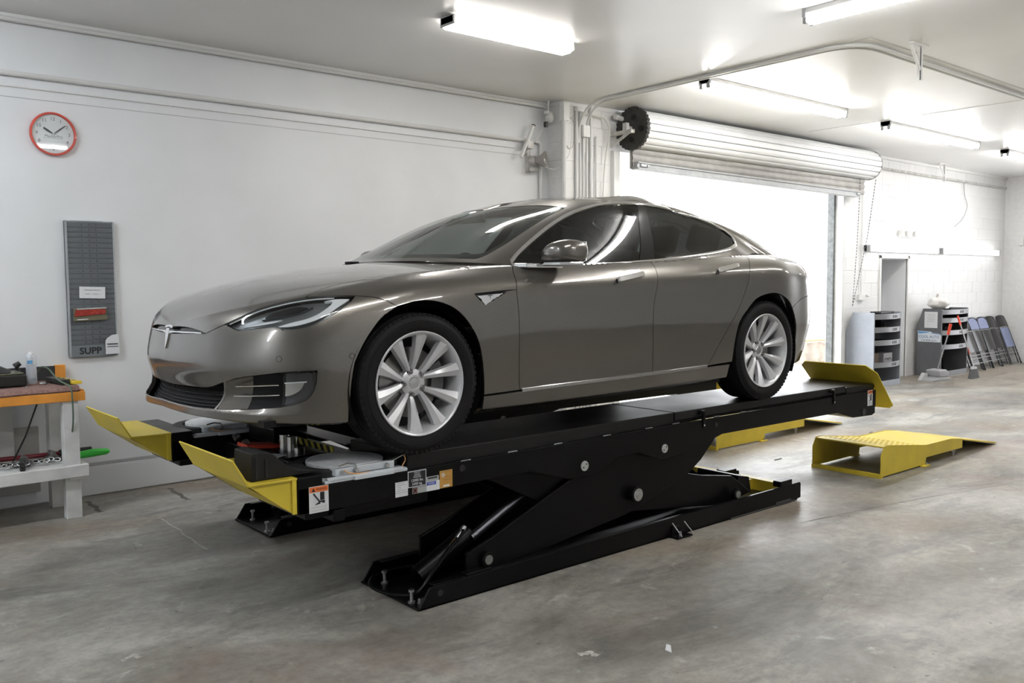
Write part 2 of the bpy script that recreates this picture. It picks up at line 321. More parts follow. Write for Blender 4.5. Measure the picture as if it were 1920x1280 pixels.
# ---------------------------------------------------------------- lights
TUBE = emis('fluorescent_tube', (1.0, .985, .96), TUBE_STRENGTH)
WARMT = emis('warm_led_diffuser', (1.0, .96, .91), TUBE_STRENGTH*.55)
NTUBE = emis('dim_tube', (1.0, .98, .95), TUBE_STRENGTH*.35)  # weaker emission, keeps the right-hand floor from getting too bright
CFILL = emis('cool_fill_tube', (.90, .95, 1.0), TUBE_STRENGTH*1.6)  # only for the unseen fill tubes added over the left side
FTUBE = emis('wall_tube_light', (.98, .99, 1.0), FAR_TUBE_STRENGTH)
HOUS = mat('lamp_housing_white', (.62, .62, .61), .4)
SOCK = mat('lamp_socket_grey', (.36, .37, .38), .5)
def strip_light(label, x, y, L_, along='x', tm=None, group='tube lights on the ceiling'):
    """bare twin-tube batten fixed under the ceiling; x, y is its first end"""
    t = thing('ceiling_light', label, 'ceiling light', (x, y, ZC), 0 if along == 'x' else -PI/2, group)
    b = MB(); b.prism([(-.062, 0), (.062, 0), (.062, -.035), (.04, -.06), (-.04, -.06), (-.062, -.035)], 0, L_, 'yz'); b.build('housing', HOUS, t, bevel=.003)
    for e in (0, L_-.03): 
        b = MB(); b.box(e, e+.03, -.066, .066, -.065, 0)
        for s in (-.04, .04): b.box(e, e+.03, s-.016, s+.016, -.105, -.06)
        b.build('end_cap', SOCK, t, bevel=.003)
    for s in (-.04, .04):
        b = MB(); b.cyl((.03, s, -.085), (L_-.03, s, -.085), .0165, n=12); b.build('tube', tm or TUBE, t, smooth=True)
    return t
t = thing('ceiling_light', 'short warm wrap-around ceiling light over the car roof, nearest the clock wall', 'ceiling light', (3.99, 5.46, ZC), 0, 'tube lights on the ceiling')
b = MB(); b.prism([(-.075, 0), (.075, 0), (.08, -.055), (-.08, -.055)], 0, 1.25, 'yz'); b.build('housing', HOUS, t, bevel=.004)
b = MB(); b.prism([(-.095, -.055), (.095, -.055), (.05, -.085), (-.05, -.085)], .02, 1.23, 'yz'); b.build('diffuser', WARMT, t)
for e in (0, 1.235):
    b = MB(); b.box(e, e+.015, -.085, .085, -.07, 0); b.build('end_cap', HOUS, t, bevel=.003)
strip_light('long ceiling light in front of the roller door, beside the conduit bend', 7.12, 5.50, 2.60)
strip_light('twin-tube ceiling light past the right end of the roller door', 10.88, 5.58, 2.68)
strip_light('farthest ceiling tube light, cut by the right edge of the photo', 14.72, 5.63, 2.5)
strip_light('ceiling tube light at the top edge, set crosswise to the others', 5.97, 3.68, 2.44, 'y')
for x, y, lb, tm in ((7.6, 2.25, 'ceiling light right of the car over the open floor', NTUBE), (11.6, 2.25, 'ceiling light over the open floor by the far right doorway', NTUBE), (0.9, 1.2, 'added unseen ceiling light nearly above the camera', TUBE), (4.2, -2.4, 'added unseen ceiling light behind the camera', TUBE),  # unseen tubes above and behind the camera added to brighten floor and car
                     (-1.9, 5.40, 'added cool fill light over the workbench end of the clock wall', CFILL), (-4.8, 3.0, 'added cool fill light by the left end wall', CFILL)):  # unseen cool tubes added to brighten the clock wall
    strip_light(lb, x, y, 2.44, 'x', tm, 'tube lights out over the rest of the workshop')
for k, (x0, x1) in enumerate(((13.38, 15.83), (15.95, 18.44))):
    t = thing('wall_light', ['wall-mounted tube light above the niche door, left of the pair', 'wall-mounted tube light above the folding chairs, right of the pair'][k], 'wall light', (x0, YB, 2.15), 0, 'tube lights on the back wall')
    b = MB(); b.box(0, x1-x0, -.05, 0, -.05, .05); b.build('housing', HOUS, t, bevel=.004)
    for z in (-.03, .03):
        b = MB(); b.cyl((.03, -.075, z), (x1-x0-.03, -.075, z), .02, n=12); b.build('tube', FTUBE, t, smooth=True)
    for e in (0, x1-x0-.04):
        b = MB(); b.box(e, e+.04, -.10, 0, -.055, .055); b.build('end_cap', SOCK, t, bevel=.004)
# ---------------------------------------------------------------- conduits, boxes and wires
def pipe(name, label, P, r, m=None, cat='pipe', group=None, n=10):
    b = MB(); b.tube(P, r, n); o = b.build(name, m or PIPEW, smooth=True); return tag(o, label, cat, group)
def arc(P, rad, n=7):
    """round the corners of a polyline"""
    P = [Vector(p) for p in P]; out = [P[0]]
    for a, b_, c in zip(P[:-2], P[1:-1], P[2:]):
        u, v = (a-b_).normalized(), (c-b_).normalized(); p, q = b_+u*rad, b_+v*rad
        out += [(1-t)**2*p+2*t*(1-t)*b_+t*t*q for t in [i/n for i in range(n+1)]]
    return out+[P[-1]]
zc_ = ZC-.022
pipe('conduit', 'upper of two bent white conduits running along the ceiling from the pillar', arc([(7.02, 7.15, 3.2), (7.02, 7.12, zc_), (7.00, 3.82, zc_), (16.5, 3.86, zc_)], .35), .016)
pipe('conduit', 'lower of two bent white conduits running along the ceiling from the pillar', arc([(7.11, 7.15, 3.1), (7.11, 7.10, zc_), (7.06, 3.88, zc_), (16.5, 3.92, zc_)], .35), .013)
pipe('conduit', 'long white pipe high on the clock wall that turns down beside the pillar', arc([(-3, YL-.03, 3.215), (6.66, YL-.03, 3.205), (6.66, YL-.03, .3)], .06), .020)
pipe('conduit', 'thin cable line just under the long pipe on the clock wall', [(-3, YL-.008, 3.125), (6.3, YL-.008, 3.115)], .006)
pipe('conduit', 'white pipe tucked under the ceiling above the clock wall', [(-3, YL-.05, ZC-.055), (6.75, YL-.05, ZC-.05)], .016)
for k, (x, r, z0, z1) in enumerate(((6.99, .018, .1, 3.6), (7.045, .014, .1, 3.55), (7.095, .014, .1, 3.35), (7.15, .013, .1, 3.3), (7.215, .018, .1, 3.62), (7.30, .012, .1, 3.3))):
    pipe('conduit', ['first', 'second', 'third', 'fourth', 'fifth', 'sixth'][k]+' vertical white conduit on the pillar, counted from the clock wall', [(x, YB-.025, z0), (x, YB-.025, z1)], r, group='vertical conduits on the pillar')
pipe('conduit', 'thick white downpipe at the outer corner of the pillar', [(XPIL-.02, YB-.03, 0.05), (XPIL-.02, YB-.03, 3.5)], .032)
b = MB(); b.box(7.05, 7.155, YB-.075, YB-.04, 3.27, 3.40); o = b.build('junction_box', TRIMW, bevel=.004); tag(o, 'small white box on the conduits of the pillar', 'electrical box')
b = MB(); b.box(XPIL-.06, XPIL+.03, YB-.07, YB-.0, 3.42, 3.62); o = b.build('junction_box', TRIMW, bevel=.006); tag(o, 'tall white box at the top of the corner downpipe', 'electrical box')
WIRE = mat('white_wire', (.66, .65, .62), .5)
pipe('cable', 'coil of thin white cable hanging on the pillar face', [(6.90+.09*math.cos(a)*(1+.1*math.sin(3*a)), YB-.010-.004*math.sin(a*.5), 3.30+.17*math.sin(a)) for a in np.linspace(0, 6*PI, 70)], .004, WIRE, 'cable', n=5)
pipe('cable', 'loose white wire sagging from the siren across the pillar', crom([(6.60, YL-.14, 2.92), (6.75, YL-.2, 2.90), (6.82, YB-.05, 3.02), (6.88, YB-.03, 3.1), (6.93, YB-.02, 3.5)], 8), .004, WIRE, 'cable', n=5)
pipe('cable', 'white wire running from the siren bracket up to the corner sensor', [(6.42, YL-.05, 3.06), (6.62, YL-.06, 3.27), (6.74, YL-.10, 3.45)], .005, WIRE, 'cable', n=5)
pipe('cable', 'bundle of white wire along the top of the pillar to the shutter', crom([(6.95, YB-.03, 3.56), (7.2, YB-.06, 3.52), (7.40, YB-.06, 3.5), (7.46, YB-.08, 3.36), (7.42, YB-.06, 3.1), (7.40, YB-.03, 2.6)], 8), .009, WIRE, 'cable', n=6)
b = MB(); b.cyl((7.55, YB-.08, 3.54), (7.72, YB-.08, 3.53), .03, n=14); o = b.build('pipe_coupling', PIPEW, smooth=True); tag(o, 'short white coupling beside the black shutter end plate', 'pipe fitting')
# corner sensor: bracket and white globe
t = thing('security_sensor', 'round white sensor on a stem in the corner above the pillar', 'sensor', (6.70, YL-.12, 3.60))
b = MB(); b.cyl((0, 0, .045), (0, 0, -.08), .012, n=10); b.box(-.05, .05, -.02, .02, -.10, -.07); b.build('stem', PIPEW, t)
b = MB(); b.lathe([(0, -.052), (.03, -.043), (.048, -.02), (.052, 0), (.048, .02), (.03, .043), (0, .052)], 20, (.0, -.02, -.14)); b.build('globe', TRIMW, t, smooth='all')
b = MB(); b.box(-.085, -.05, -.05, -.01, -.25, -.19); b.build('plug', IRON, t, bevel=.004)
# siren horn with its slanted bracket
t = thing('siren_horn', 'grey siren horn on a small bracket below the end of the wall pipe', 'siren', (6.56, YL, 2.99))
b = MB(); b.box(-.10, -.05, -.035, 0, -.13, .12); b.box(-.10, .0, -.10, -.07, -.12, -.08); b.build('bracket', DIRTY, t, bevel=.003)
H_ = Matrix.Translation((.0, -.10, 0)) @ Matrix.Rotation(math.radians(35), 4, 'Z') @ Matrix.Rotation(math.radians(90), 4, 'X')
b = MB(); b.lathe([(.030, -.06), (.034, -.02), (.050, .03), (.080, .07), (.094, .085), (.098, .085), (.084, .066), (.052, .02), (.036, -.03)], 28); b.v = [H_ @ Vector(p) for p in b.v]; b.build('horn', mat('horn_grey', (.34, .32, .30), .45), t, smooth=True)
b = MB(); b.cyl(H_ @ Vector((0, 0, .02)), H_ @ Vector((0, 0, .075)), .022, .015, n=14); b.build('horn_core', TRIMW, t, smooth=True)
b = MB(); b.cyl(H_ @ Vector((0, 0, -.10)), H_ @ Vector((0, 0, -.03)), .05, n=18); b.build('driver', DIRTY, t, smooth=True)
t = thing('diagonal_bracket', 'slanted white bar bracket crossing the wall pipe above the siren', 'bracket', (6.43, YL-.05, 3.17))
b = MB(); b.cyl((-.10, -.03, -.16), (.08, -.03, .19), .02, n=10); b.build('bar', PIPEW, t, smooth=True)
b = MB(); b.box(-.02, .07, -.05, .05, -.06, .02); b.build('clamp', DIRTY, t, bevel=.004)
b = MB(); b.cyl((.08, -.03, .19), (.085, -.03, .20), .022, n=10); b.build('bar_end', IRON, t)
# hanging door-track brackets
def hanger(label, x, y, dz, w_, rz=0):
    t = thing('hanging_bracket', label, 'bracket', (x, y, ZC), rz, 'angle brackets under the ceiling')
    b = MB(); b.box(-w_*.75, w_*.35, -.02, .02, -.012, 0); b.build('plate', TRIMW, t, bevel=.002)
    b = MB(); b.box(-.018, .018, -.004, .004, -dz, -.01); b.box(-.018, -.012, -.004, .03, -dz, -.01); b.build('upright', TRIMW, t, bevel=.001)
    b = MB(); b.tube([(-w_*.7, .008, -.012), (-.005, .008, -dz*.72)], .014, 6); b.build('brace', TRIMW, t); return t
hanger('white angle bracket hanging by the bend of the ceiling conduits', 7.62, 3.60, .29, .26); hanger('small white angle bracket high on the back wall above the tube lights', 15.75, 6.98, .30, .30)
# back-wall fittings
t = thing('emergency_light', 'white emergency light box on the block wall above the tube lights', 'emergency light', (14.80, YB, 2.42))
b = MB(); b.box(-.30, .28, -.07, 0, -.055, .055); b.build('case', TRIMW, t, bevel=.008)
for x in (-.15, .13):
    b = MB(); b.cyl((x, -.07, .0), (x, -.10, .0), .045, n=16); b.build('lamp_head', HOUS, t, smooth=True)
pipe('cable', 'loose black wire dangling down the block wall from the ceiling', crom([(16.9, YB-.02, 3.45), (16.93, YB-.03, 3.2), (17.05, YB-.03, 3.0), (16.9, YB-.03, 2.78), (16.55, YB-.03, 2.6)], 8), .006, mat('grey_wire', (.30, .30, .31), .5), 'cable', n=5)
pipe('conduit', 'grey pipe line along the top of the block wall', [(13.1, YB-.03, ZC-.20), (18.8, YB-.03, ZC-.22)], .02, DIRTY)
pipe('conduit', 'thin vertical conduit on the block wall beside the shutter chain', [(13.28, YB-.02, 1.42), (13.28, YB-.02, 3.4)], .009, PIPEW)
b = MB(); b.box(13.18, 13.36, YB-.05, YB, 1.33, 1.42); b.cyl((13.40, YB-.05, 1.40), (13.46, YB-.05, 1.40), .02, n=10); o = b.build('wall_outlet', TRIMW, bevel=.004); tag(o, 'white outlet box low on the block wall left of the niche', 'outlet')
b = MB(); b.box(18.82, 18.86, 6.80, 6.88, 2.30, 2.46); o = b.build('wall_switch', TRIMW, bevel=.004); tag(o, 'small white switch box on the far right wall near the corner', 'switch')
pipe('cable', 'dark cord hanging on the far right wall', [(XR-.02, 6.55, 1.2), (XR-.02, 6.52, .5)], .008, mat('grey_wire', (.30, .30, .31), .5), 'cable', n=5)
# ---------------------------------------------------------------- the scissor lift
LBLK = noisy(mat('black_lift_enamel', (.003, .003, .0033), .34, Specular_IOR_Level=.16), 5, .2, .08)
DECKM = noisy(mat('black_deck_plate', (.005, .005, .0053), .34, Specular_IOR_Level=.35), 3, .3, .10, .03)
YEL = noisy(mat('yellow_enamel', (.66, .51, .045), .42), 6, .08, .1)
ZINC = mat('zinc_bolt', (.50, .51, .52), .35, .9)
STEEL = mat('bright_steel', (.62, .63, .64), .25, 1.0)
PAPER = mat('white_label', (.72, .74, .76), .5)
INK = mat('label_black', (.012, .012, .014), .5)
ORNG = mat('label_orange', (.72, .16, .03), .5)
GOLD = mat('label_gold', (.50, .27, .06), .45)
BLUEL = mat('label_blue', (.05, .08, .42), .5)
GREYL = mat('label_grey', (.38, .41, .40), .5)
lift = thing('car_lift', 'black two-runway scissor car lift raised low under the car', 'car lift', (0, 0, 0))
YN, YF, RW = 3.645, 5.265, .612
def label(parent, x0, x1, z0, z1, m, y, name='label', t=.0012):
    b = MB(); b.box(x0, x1, y-t, y, z0, z1); return b.build(name, m, parent)
TXR = (PI/2, 0, 0)
def warning_label(parent, x0, x1, z0, z1, y):
    w_, h = x1-x0, z1-z0; L_ = label(parent, x0, x1, z0, z1, PAPER, y, 'warning_label')
    b = MB(); b.box(x0+w_*.02, x1-w_*.02, y-.0018, y-.001, z1-h*.22, z1-h*.02); b.build('orange_band', ORNG, L_)
    b = MB(); cx, cz = x0+w_*.22, z1-h*.13; b.prism([(cx-w_*.09, cz-h*.06), (cx+w_*.09, cz-h*.06), (cx, cz+h*.075)], y-.0024, y-.0016, 'xz'); b.build('warning_triangle', INK, L_)
    text('WARNING', h*.105, INK, L_, (x0+w_*.64, y-.002, z1-h*.12), TXR, sx=.85)
    P = MB()
    def q(pts): P.prism([(x0+a*w_, z0+c*h) for a, c in pts], y-.0022, y-.0014, 'xz')
    q([(.18, .73), (.26, .745), (.58, .40), (.50, .385)]); q([(.56, .76), (.78, .76), (.78, .455), (.56, .455)]); q([(.56, .44), (.80, .44), (.80, .33), (.68, .34), (.66, .37), (.55, .38)]); q([(.54, .40), (.58, .33), (.30, .29), (.33, .33), (.46, .385)])
    P.build('pictogram', INK, L_)
    b = MB()
    for k, z in enumerate((.22, .175, .10, .06)): b.box(x0+w_*.08, x1-w_*.08, y-.0016, y-.001, z0+h*z, z0+h*(z+.012))
    b.build('small_print', GREYL, L_); return L_
def weld(parent, pts, y):
    for x, z in pts:
        b = MB()
        for k in range(5): b.cyl((x+k*.013, y-.001, z+.001*(k % 2)), (x+k*.013+.012, y-.001, z), .004, n=6)
        o = b.build('weld_bead', mat('weld_grey', (.16, .165, .17), .4, .6), parent)
def runway(y0, near):
    y1 = y0+RW
    r = bpy.data.objects.new('runway', None); COL.objects.link(r); r.parent = lift; r.location = (1.8, y0, .70); r.empty_display_size = .1
    def mb(name, b, m=LBLK, bevel=.004, **k):
        b.v = [(x-1.8, y-y0, z-.70) for x, y, z in b.v]; return b.build(name, m, r, bevel=bevel, **k)
    # outer box: side plates, front block, recess for the turn plate, fixed deck, slip plate, tail section
    for a, c in ((y0, y0+.012), (y1-.012, y1)):
        b = MB(); b.prism([(1.80, .613), (1.80, .733), (7.05, .745), (7.05, .60), (6.30, .612), (4.95, .618), (4.62, .545), (4.30, .53), (4.10, .60), (3.90, .60), (3.74, .525), (3.50, .525), (3.20, .613)], a, c, 'xz'); mb('side_plate', b, bevel=.003)
    b = MB(); b.box(1.80, 1.925, y0, y1, .613, .785); mb('front_block', b)
    b = MB(); b.box(1.925, 2.408, y0+.012, y1-.012, .62, .735); mb('turn_plate_bed', b)
    b = MB(); b.box(2.408, 4.462, y0+.022, y1-.022, .72, .812); mb('deck_plate', b, DECKM, .006)
    b = MB(); b.box(4.474, 6.60, y0+.022, y1-.022, .755, .812); mb('slip_plate', b, DECKM, .006)
    b = MB(); b.box(4.474, 6.60, y0+.03, y1-.03, .735, .755); mb('slip_plate_bed', b)
    b = MB(); b.box(6.61, 7.05, y0+.02, y1-.02, .72, .795); mb('tail_plate', b, DECKM, .005)
    b = MB(); b.prism([(6.42, .616), (6.70, .545), (7.0, .535), (7.05, .55), (7.05, .62)], y0+.004, y1-.004, 'xz'); mb('tail_bracket', b)
    b = MB(); b.box(1.86, 2.50, y0+.05, y1-.05, .57, .62); mb('cross_beam', b)
    b = MB(); b.box(2.02, 2.55, y0+.06, y0+.075, .545, .60); b.box(1.99, 2.05, y0+.02, y1-.02, .545, .60); mb('drop_bracket', b)
    # front wheel stop: flat shelf, upturned plate and gussets
    s = []
    prof = [(1.80, .785), (1.572, .787), (1.505, .905)]; t = .008
    b = MB(); b.prism([(1.80, .787), (1.572, .789), (1.503, .908), (1.496, .904), (1.566, .779), (1.80, .777)], y0+.002, y1+.03, 'xz'); st_ = mb('wheel_stop', b, YEL, .002)
    for a in (y0+.002, y1-.012):
        b = MB(); b.prism([(1.800, .777), (1.572, .780), (1.785, .620), (1.800, .620)], a+.012, a+.016, 'xz'); b.v = [(x-1.8, y-y0, z-.70) for x, y, z in b.v]; b.build('gusset', YEL, st_)
    b = MB(); b.box(1.775, 1.795, y0+.002, y0+.012, .622, .777); b.prism([(1.572, .778), (1.578, .770), (1.80, .622), (1.80, .612)], y0+.05, y1-.02, 'xz'); b.v = [(x-1.8, y-y0, z-.70) for x, y, z in b.v]; b.build('stop_web', YEL, st_)
    # rear flap: a yellow plate across the end, leaning back over the deck
    P0, P1 = Vector((6.925, 0, .955)), Vector((7.265, 0, .572)); d = P1-P0
    out = [(0.0, .10), (.16, -.02) if 0 else (.0, .06), (.07, -.03), (.86, -.06), (1.0, -.03), (1.0, .02), (.55, .03)]
    W_ = RW
    shape = [(.0, .03), (.0, W_-.02), (.10, W_+.03), (.50, W_-.0), (.95, W_-.01), (1.0, W_-.05), (1.0, -.01), (.93, -.055), (.17, -.045)]
    b = MB(); n = Vector((d.z, 0, -d.x)).normalized()*.004; k = len(shape)
    V = [P0+d*a+Vector((0, y0+c, 0))+n*sg for sg in (-1, 1) for a, c in shape]; b.add(V, [tuple(range(k-1, -1, -1)), tuple(range(k, 2*k))]+[(i, (i+1) % k, k+(i+1) % k, k+i) for i in range(k)]); mb('rear_flap', b, YEL, .002)
    b = MB(); b.cyl((7.068, y0+.03, .77), (7.068, y1-.03, .77), .014, n=12); mb('flap_hinge', b, LBLK, 0)
    # sockets, discs, latches on the outer side (the camera's side of either runway)
    for x, z, rr in ((3.625, .585, .030), (4.345, .596, .028)):
        b = MB(); b.cyl((x, y0+.002, z), (x, y0-.006, z), rr, n=24); pin = mb('pin_disc', b, mat('disc_grey', (.40, .42, .40), .5), .001)
        b = MB(); b.cyl((x-1.8-.012, -.006, z-.70-.008), (x-1.8-.012, -.0075, z-.70-.008), .005, n=10); b.cyl((x-1.8+.012, -.006, z-.70+.010), (x-1.8+.012, -.0075, z-.70+.010), .005, n=10); b.build('disc_hole', INK, pin)
    for x in (4.74, 6.38):
        b = MB(); b.box(x-.025, x+.012, y0+.004, y0+.02, .775, .80); b.box(x-.012, x+.012, y0-.012, y0+.006, .728, .79); b.box(x-.008, x+.008, y0-.010, y0, .69, .73); lt = mb('latch', b, LBLK, .003)
        b = MB(); b.box(x-.022-1.8, x+.010-1.8, -.004, .012, .100, .104); b.cyl((x-1.8, -.012, .003), (x-1.8, -.002, .003), .008, n=10); b.build('latch_pin', STEEL, lt)
    b = MB(); b.cyl((2.73, y0+.001, .70), (2.73, y0-.003, .70), .018, n=16); b.cyl((4.88, y0+.001, .69), (4.88, y0-.003, .69), .016, n=16); mb('side_hole', b, INK, 0)
    b = MB(); b.cyl((6.86, y0+.006, .578), (6.86, y0-.002, .578), .028, n=20); mb('roller_end', b, mat('roller_dark', (.03, .03, .03), .4), 0)
    return r
rn = runway(YN, True); rf = runway(YF, False)
for o in [c for c in rf.children if c.name.startswith(('latch', 'side_hole'))]: pass
# labels on the near side plate (they belong to the near runway)
def rl(x, y, z): return (x-1.8, y-YN, z-.70)
LY = -.0006
wl_ = warning_label(rn, 1.854-1.8, 1.953-1.8, .612-.70, .735-.70, LY)
warning_label(rn, 6.912-1.8, 6.992-1.8, .620-.70, .749-.70, LY)
l = label(rn, .518, .591, -.089, -.015, PAPER, LY, 'serial_label')
b = MB()
for k, (x, w_) in enumerate(((.525, .045), (.525, .052), (.528, .024), (.528, .026), (.525, .055), (.519, .071))): b.box(x, x+w_, LY-.0018, LY-.001, -.022-.0095*k, -.0195-.0095*k)
b.build('small_print', GREYL, l)
l = label(rn, .592, .702, -.053, .029, PAPER, LY, 'capacity_label'); b = MB(); b.box(.596, .698, LY-.002, LY-.001, -.049, .025); b.build('label_field', INK, l)
for s_, sz, z in (('CAPACITY', .0085, .019), ('CAPACITE', .0075, .0105), ('CAPACIDAD', .0075, .003), ('TRAGFAHIGKEIT', .0065, -.0045), ('12000 lbs.', .0185, -.0195), ('5450 kg.', .0185, -.0375)): text(s_, sz, PAPER, l, (.647, LY-.0022, z), TXR)
l = label(rn, .618, .703, -.087, -.0555, GREYL, LY, 'approval_label'); b = MB(); b.box(.620, .647, LY-.002, LY-.001, -.085, -.058); b.build('label_field', INK, l)
b = MB(); V0 = [(.6335+.010*math.cos(a), LY-.0026, -.0715+.010*math.sin(a)) for a in np.linspace(0, 2*PI, 18, endpoint=False)]; b.tube(V0, .0018, 4, True); b.build('seal', mat('seal_red', (.45, .12, .10), .5), l)
l = label(rn, .704, .779, -.0385, -.014, GREYL, LY, 'notice_label'); b = MB(); b.box(.711, .770, LY-.0018, LY-.001, -.026, -.018); b.build('small_print', INK, l)
l = label(rn, .704, .784, -.0875, -.0390, PAPER, LY, 'notice_label'); b = MB(); b.box(.705, .762, LY-.0018, LY-.001, -.058, -.041); b.build('label_field', BLUEL, l); text('NOTICE', .0105, PAPER, l, (.733, LY-.002, -.0495), TXR)
l = label(rn, .785, .865, -.0855, .0045, GOLD, LY, 'gold_label'); b = MB(); b.box(.806, .846, LY-.0018, LY-.001, -.080, -.070); b.build('label_field', PAPER, l)
b = MB(); b.tube([(.806+.009*math.cos(a), LY-.0016, -.018+.009*math.sin(a)) for a in np.linspace(0, 2*PI, 18, endpoint=False)], .002, 4, True); b.cyl((.806, LY-.001, -.018), (.806, LY-.0018, -.018), .004, n=10); b.build('seal', PAPER, l)
b = MB(); b.box(.790, .858, LY-.0018, LY-.001, -.003, -.001); b.box(.815, .855, LY-.0018, LY-.001, -.030, -.028); b.box(.812, .858, LY-.0018, LY-.001, -.045, -.043); b.build('small_print', mat('label_brown', (.22, .11, .03), .5), l)
weld(rn, [(.92, .037), (1.24, .042), (1.58, .0425), (1.98, .043), (2.36, .044), (2.62, .045), (3.05, .046), (3.35, .046)], -.001)
# bases, scissor arms, pins and rams
def base(y0, near):
    y1 = y0+.57; B = bpy.data.objects.new('base_frame', None); COL.objects.link(B); B.parent = lift; B.location = (2.45, y0, 0); B.empty_display_size = .1
    def mb(name, b, m=LBLK, bevel=.003, par=B, **k):
        b.v = [(x-2.45, y-y0, z) for x, y, z in b.v]; return b.build(name, m, par, bevel=bevel, **k)
    b = MB(); b.box(2.45, 5.9, y0, y1, 0.002, .014); mb('base_plate', b)
    for a, c in ((y0, y0+.014), (y1-.014, y1)):
        b = MB(); b.prism([(2.452, .002), (2.525, .110), (5.93, .135), (5.945, .125), (5.945, .016), (5.90, .010), (5.0, .004)], a, c, 'xz'); mb('side_rail', b)
    b = MB(); b.box(2.55, 5.9, y0+.014, y0+.06, .108, .114); b.box(2.55, 5.9, y1-.06, y1-.014, .108, .114); mb('rail_flange', b)
    b = MB(); b.box(5.68, 5.83, y0+.002, y0+.07, .128, .172); b.box(5.68, 5.83, y1-.07, y1-.002, .128, .172); mb('end_stop', b)
    b = MB(); b.box(2.76, 2.93, y0+.002, y0+.055, .110, .128); mb('pivot_block', b)
    b = MB(); b.box(5.06, 5.86, y0-.006, y0+.05, .0005, .012); b.box(5.62, 5.80, y0-.012, y0+.05, .0005, .03); mb('shim_plate', b, mat('shim_dark', (.03, .03, .03), .6))
    b = MB(); b.box(4.41, 4.56, y0-.07, y0+.01, 0.002, .012); b.prism([(4.42, .012), (4.54, .012), (4.53, .06), (4.43, .075)], y0-.012, y0, 'xz'); an = mb('anchor_bracket', b, LBLK, .002)
    b = MB(); b.cyl((4.455-2.45, -.05, .01), (4.455-2.45, -.05, .045), .009, n=8); b.build('anchor_bolt', ZINC, an, smooth=True)
    for q in (((4.43-2.45, -.005, .095), (4.455-2.45, -.065, .012)), ((4.55-2.45, -.005, .085), (4.575-2.45, -.06, .015))): b = MB(); b.tube(q, .004, 6); b.build('stay_rod', ZINC, an, smooth=True)
    for x, y in ((2.475, y0+.10), (2.53, y1-.12), (2.51, y0+.065)):
        hgt = .075 if y != y0+.065 else .03
        b = MB(); b.cyl((x, y, .01), (x, y, .01+hgt), .009, n=10); b.cyl((x, y, .01+hgt-.012), (x, y, .01+hgt), .016, n=6); b.cyl((x, y, .012), (x, y, .024), .020, n=6); mb('anchor_bolt', b, ZINC, 0)
    b = MB(); b.cyl((2.587, y0+.001, .068), (2.587, y0-.002, .068), .017, n=16); mb('rail_hole', b, INK, 0)
    A1 = [(2.80, .10), (3.05, .095), (4.05, .205), (4.62, .35), (4.80, .452), (5.06, .67), (4.3, .70), (3.62, .52), (2.98, .272), (2.80, .215)]
    A2 = [(5.43, .125), (5.1, .085), (4.10, .21), (3.35, .40), (2.95, .60), (3.25, .69), (4.12, .50), (4.86, .330), (5.20, .275)]
    for k, (poly, ys, nm) in enumerate(((A1, (y0+.055, y1-.08), 'scissor_arm'), (A2, (y0+.090, y1-.115), 'scissor_arm'))):
        for y in ys: b = MB(); b.prism(poly, y, y+.022, 'xz'); mb(nm, b, LBLK, .004)
    b = MB(); b.prism([(5.25, .13), (5.45, .115), (5.42, .235), (5.30, .26)], y0+.10, y1-.10, 'xz'); mb('cross_tie', b)
    yo = y0+.055
    b = MB(); b.cyl((4.10, yo, .335), (4.10, yo-.035, .335), .045, n=24); b.cyl((4.10, yo-.03, .335), (4.10, yo-.055, .335), .050, n=24); p_ = mb('centre_pin', b, LBLK, .002)
    b = MB(); b.cyl((4.10-2.45, .055-.055, .335), (4.10-2.45, .055-.062, .335), .040, n=24); b.cyl((4.10-2.45, -.007, .335), (4.10-2.45, -.011, .335), .018, n=16); b.build('pin_cap', STEEL, p_, bevel=.001)
    for x, z in ((5.18, .155), (2.925, .165)):
        b = MB(); b.cyl((x, yo, z), (x, yo-.03, z), .040, n=20); p_ = mb('roller', b, LBLK, .002)
        b = MB(); b.cyl((x-2.45, .025, z), (x-2.45, .018, z), .026, n=16); b.build('pin_cap', mat('greasy_steel', (.28, .30, .29), .4, .8), p_)
    ym = (y0+y1)/2-.05
    b = MB(); b.cyl((2.60, ym, .09), (2.95, ym, .26), .055, n=18); mb('ram_body', b, LBLK, 0, smooth=True)
    b = MB(); b.cyl((2.93, ym-.05, .25), (3.45, ym-.05, .50), .024, n=16); mb('ram_rod', b, mat('dull_rod_steel', (.14, .145, .16), .35, .9), 0, smooth=True)
    return B
bn = base(3.652, True); bf = base(5.375, False)
# hydraulic hose with its fitting at the near base
b = MB(); b.tube(crom([(.40, .14, .335), (.37, .12, .315), (.25, .08, .255), (.15, .07, .17), (.06, .10, .06), (-.02, .25, .035), (-.03, .42, .04), (.08, .52, .05), (.22, .50, .06), (.35, .40, .08)], 8), .011, 8); ho = b.build('hydraulic_hose', RUBBER if 'RUBBER' in globals() else LBLK, bn, smooth=True)
b = MB(); b.cyl((.26, .083, .262), (.31, .102, .29), .010, n=10); b.build('hose_sleeve', mat('brass_fitting', (.55, .38, .15), .35, .9), ho, smooth=True)
b = MB(); b.cyl((.32, .105, .295), (.38, .131, .321), .012, n=10); b.cyl((.38, .131, .321), (.40, .14, .335), .016, n=6); b.build('hose_fitting', ZINC, ho, smooth=True)
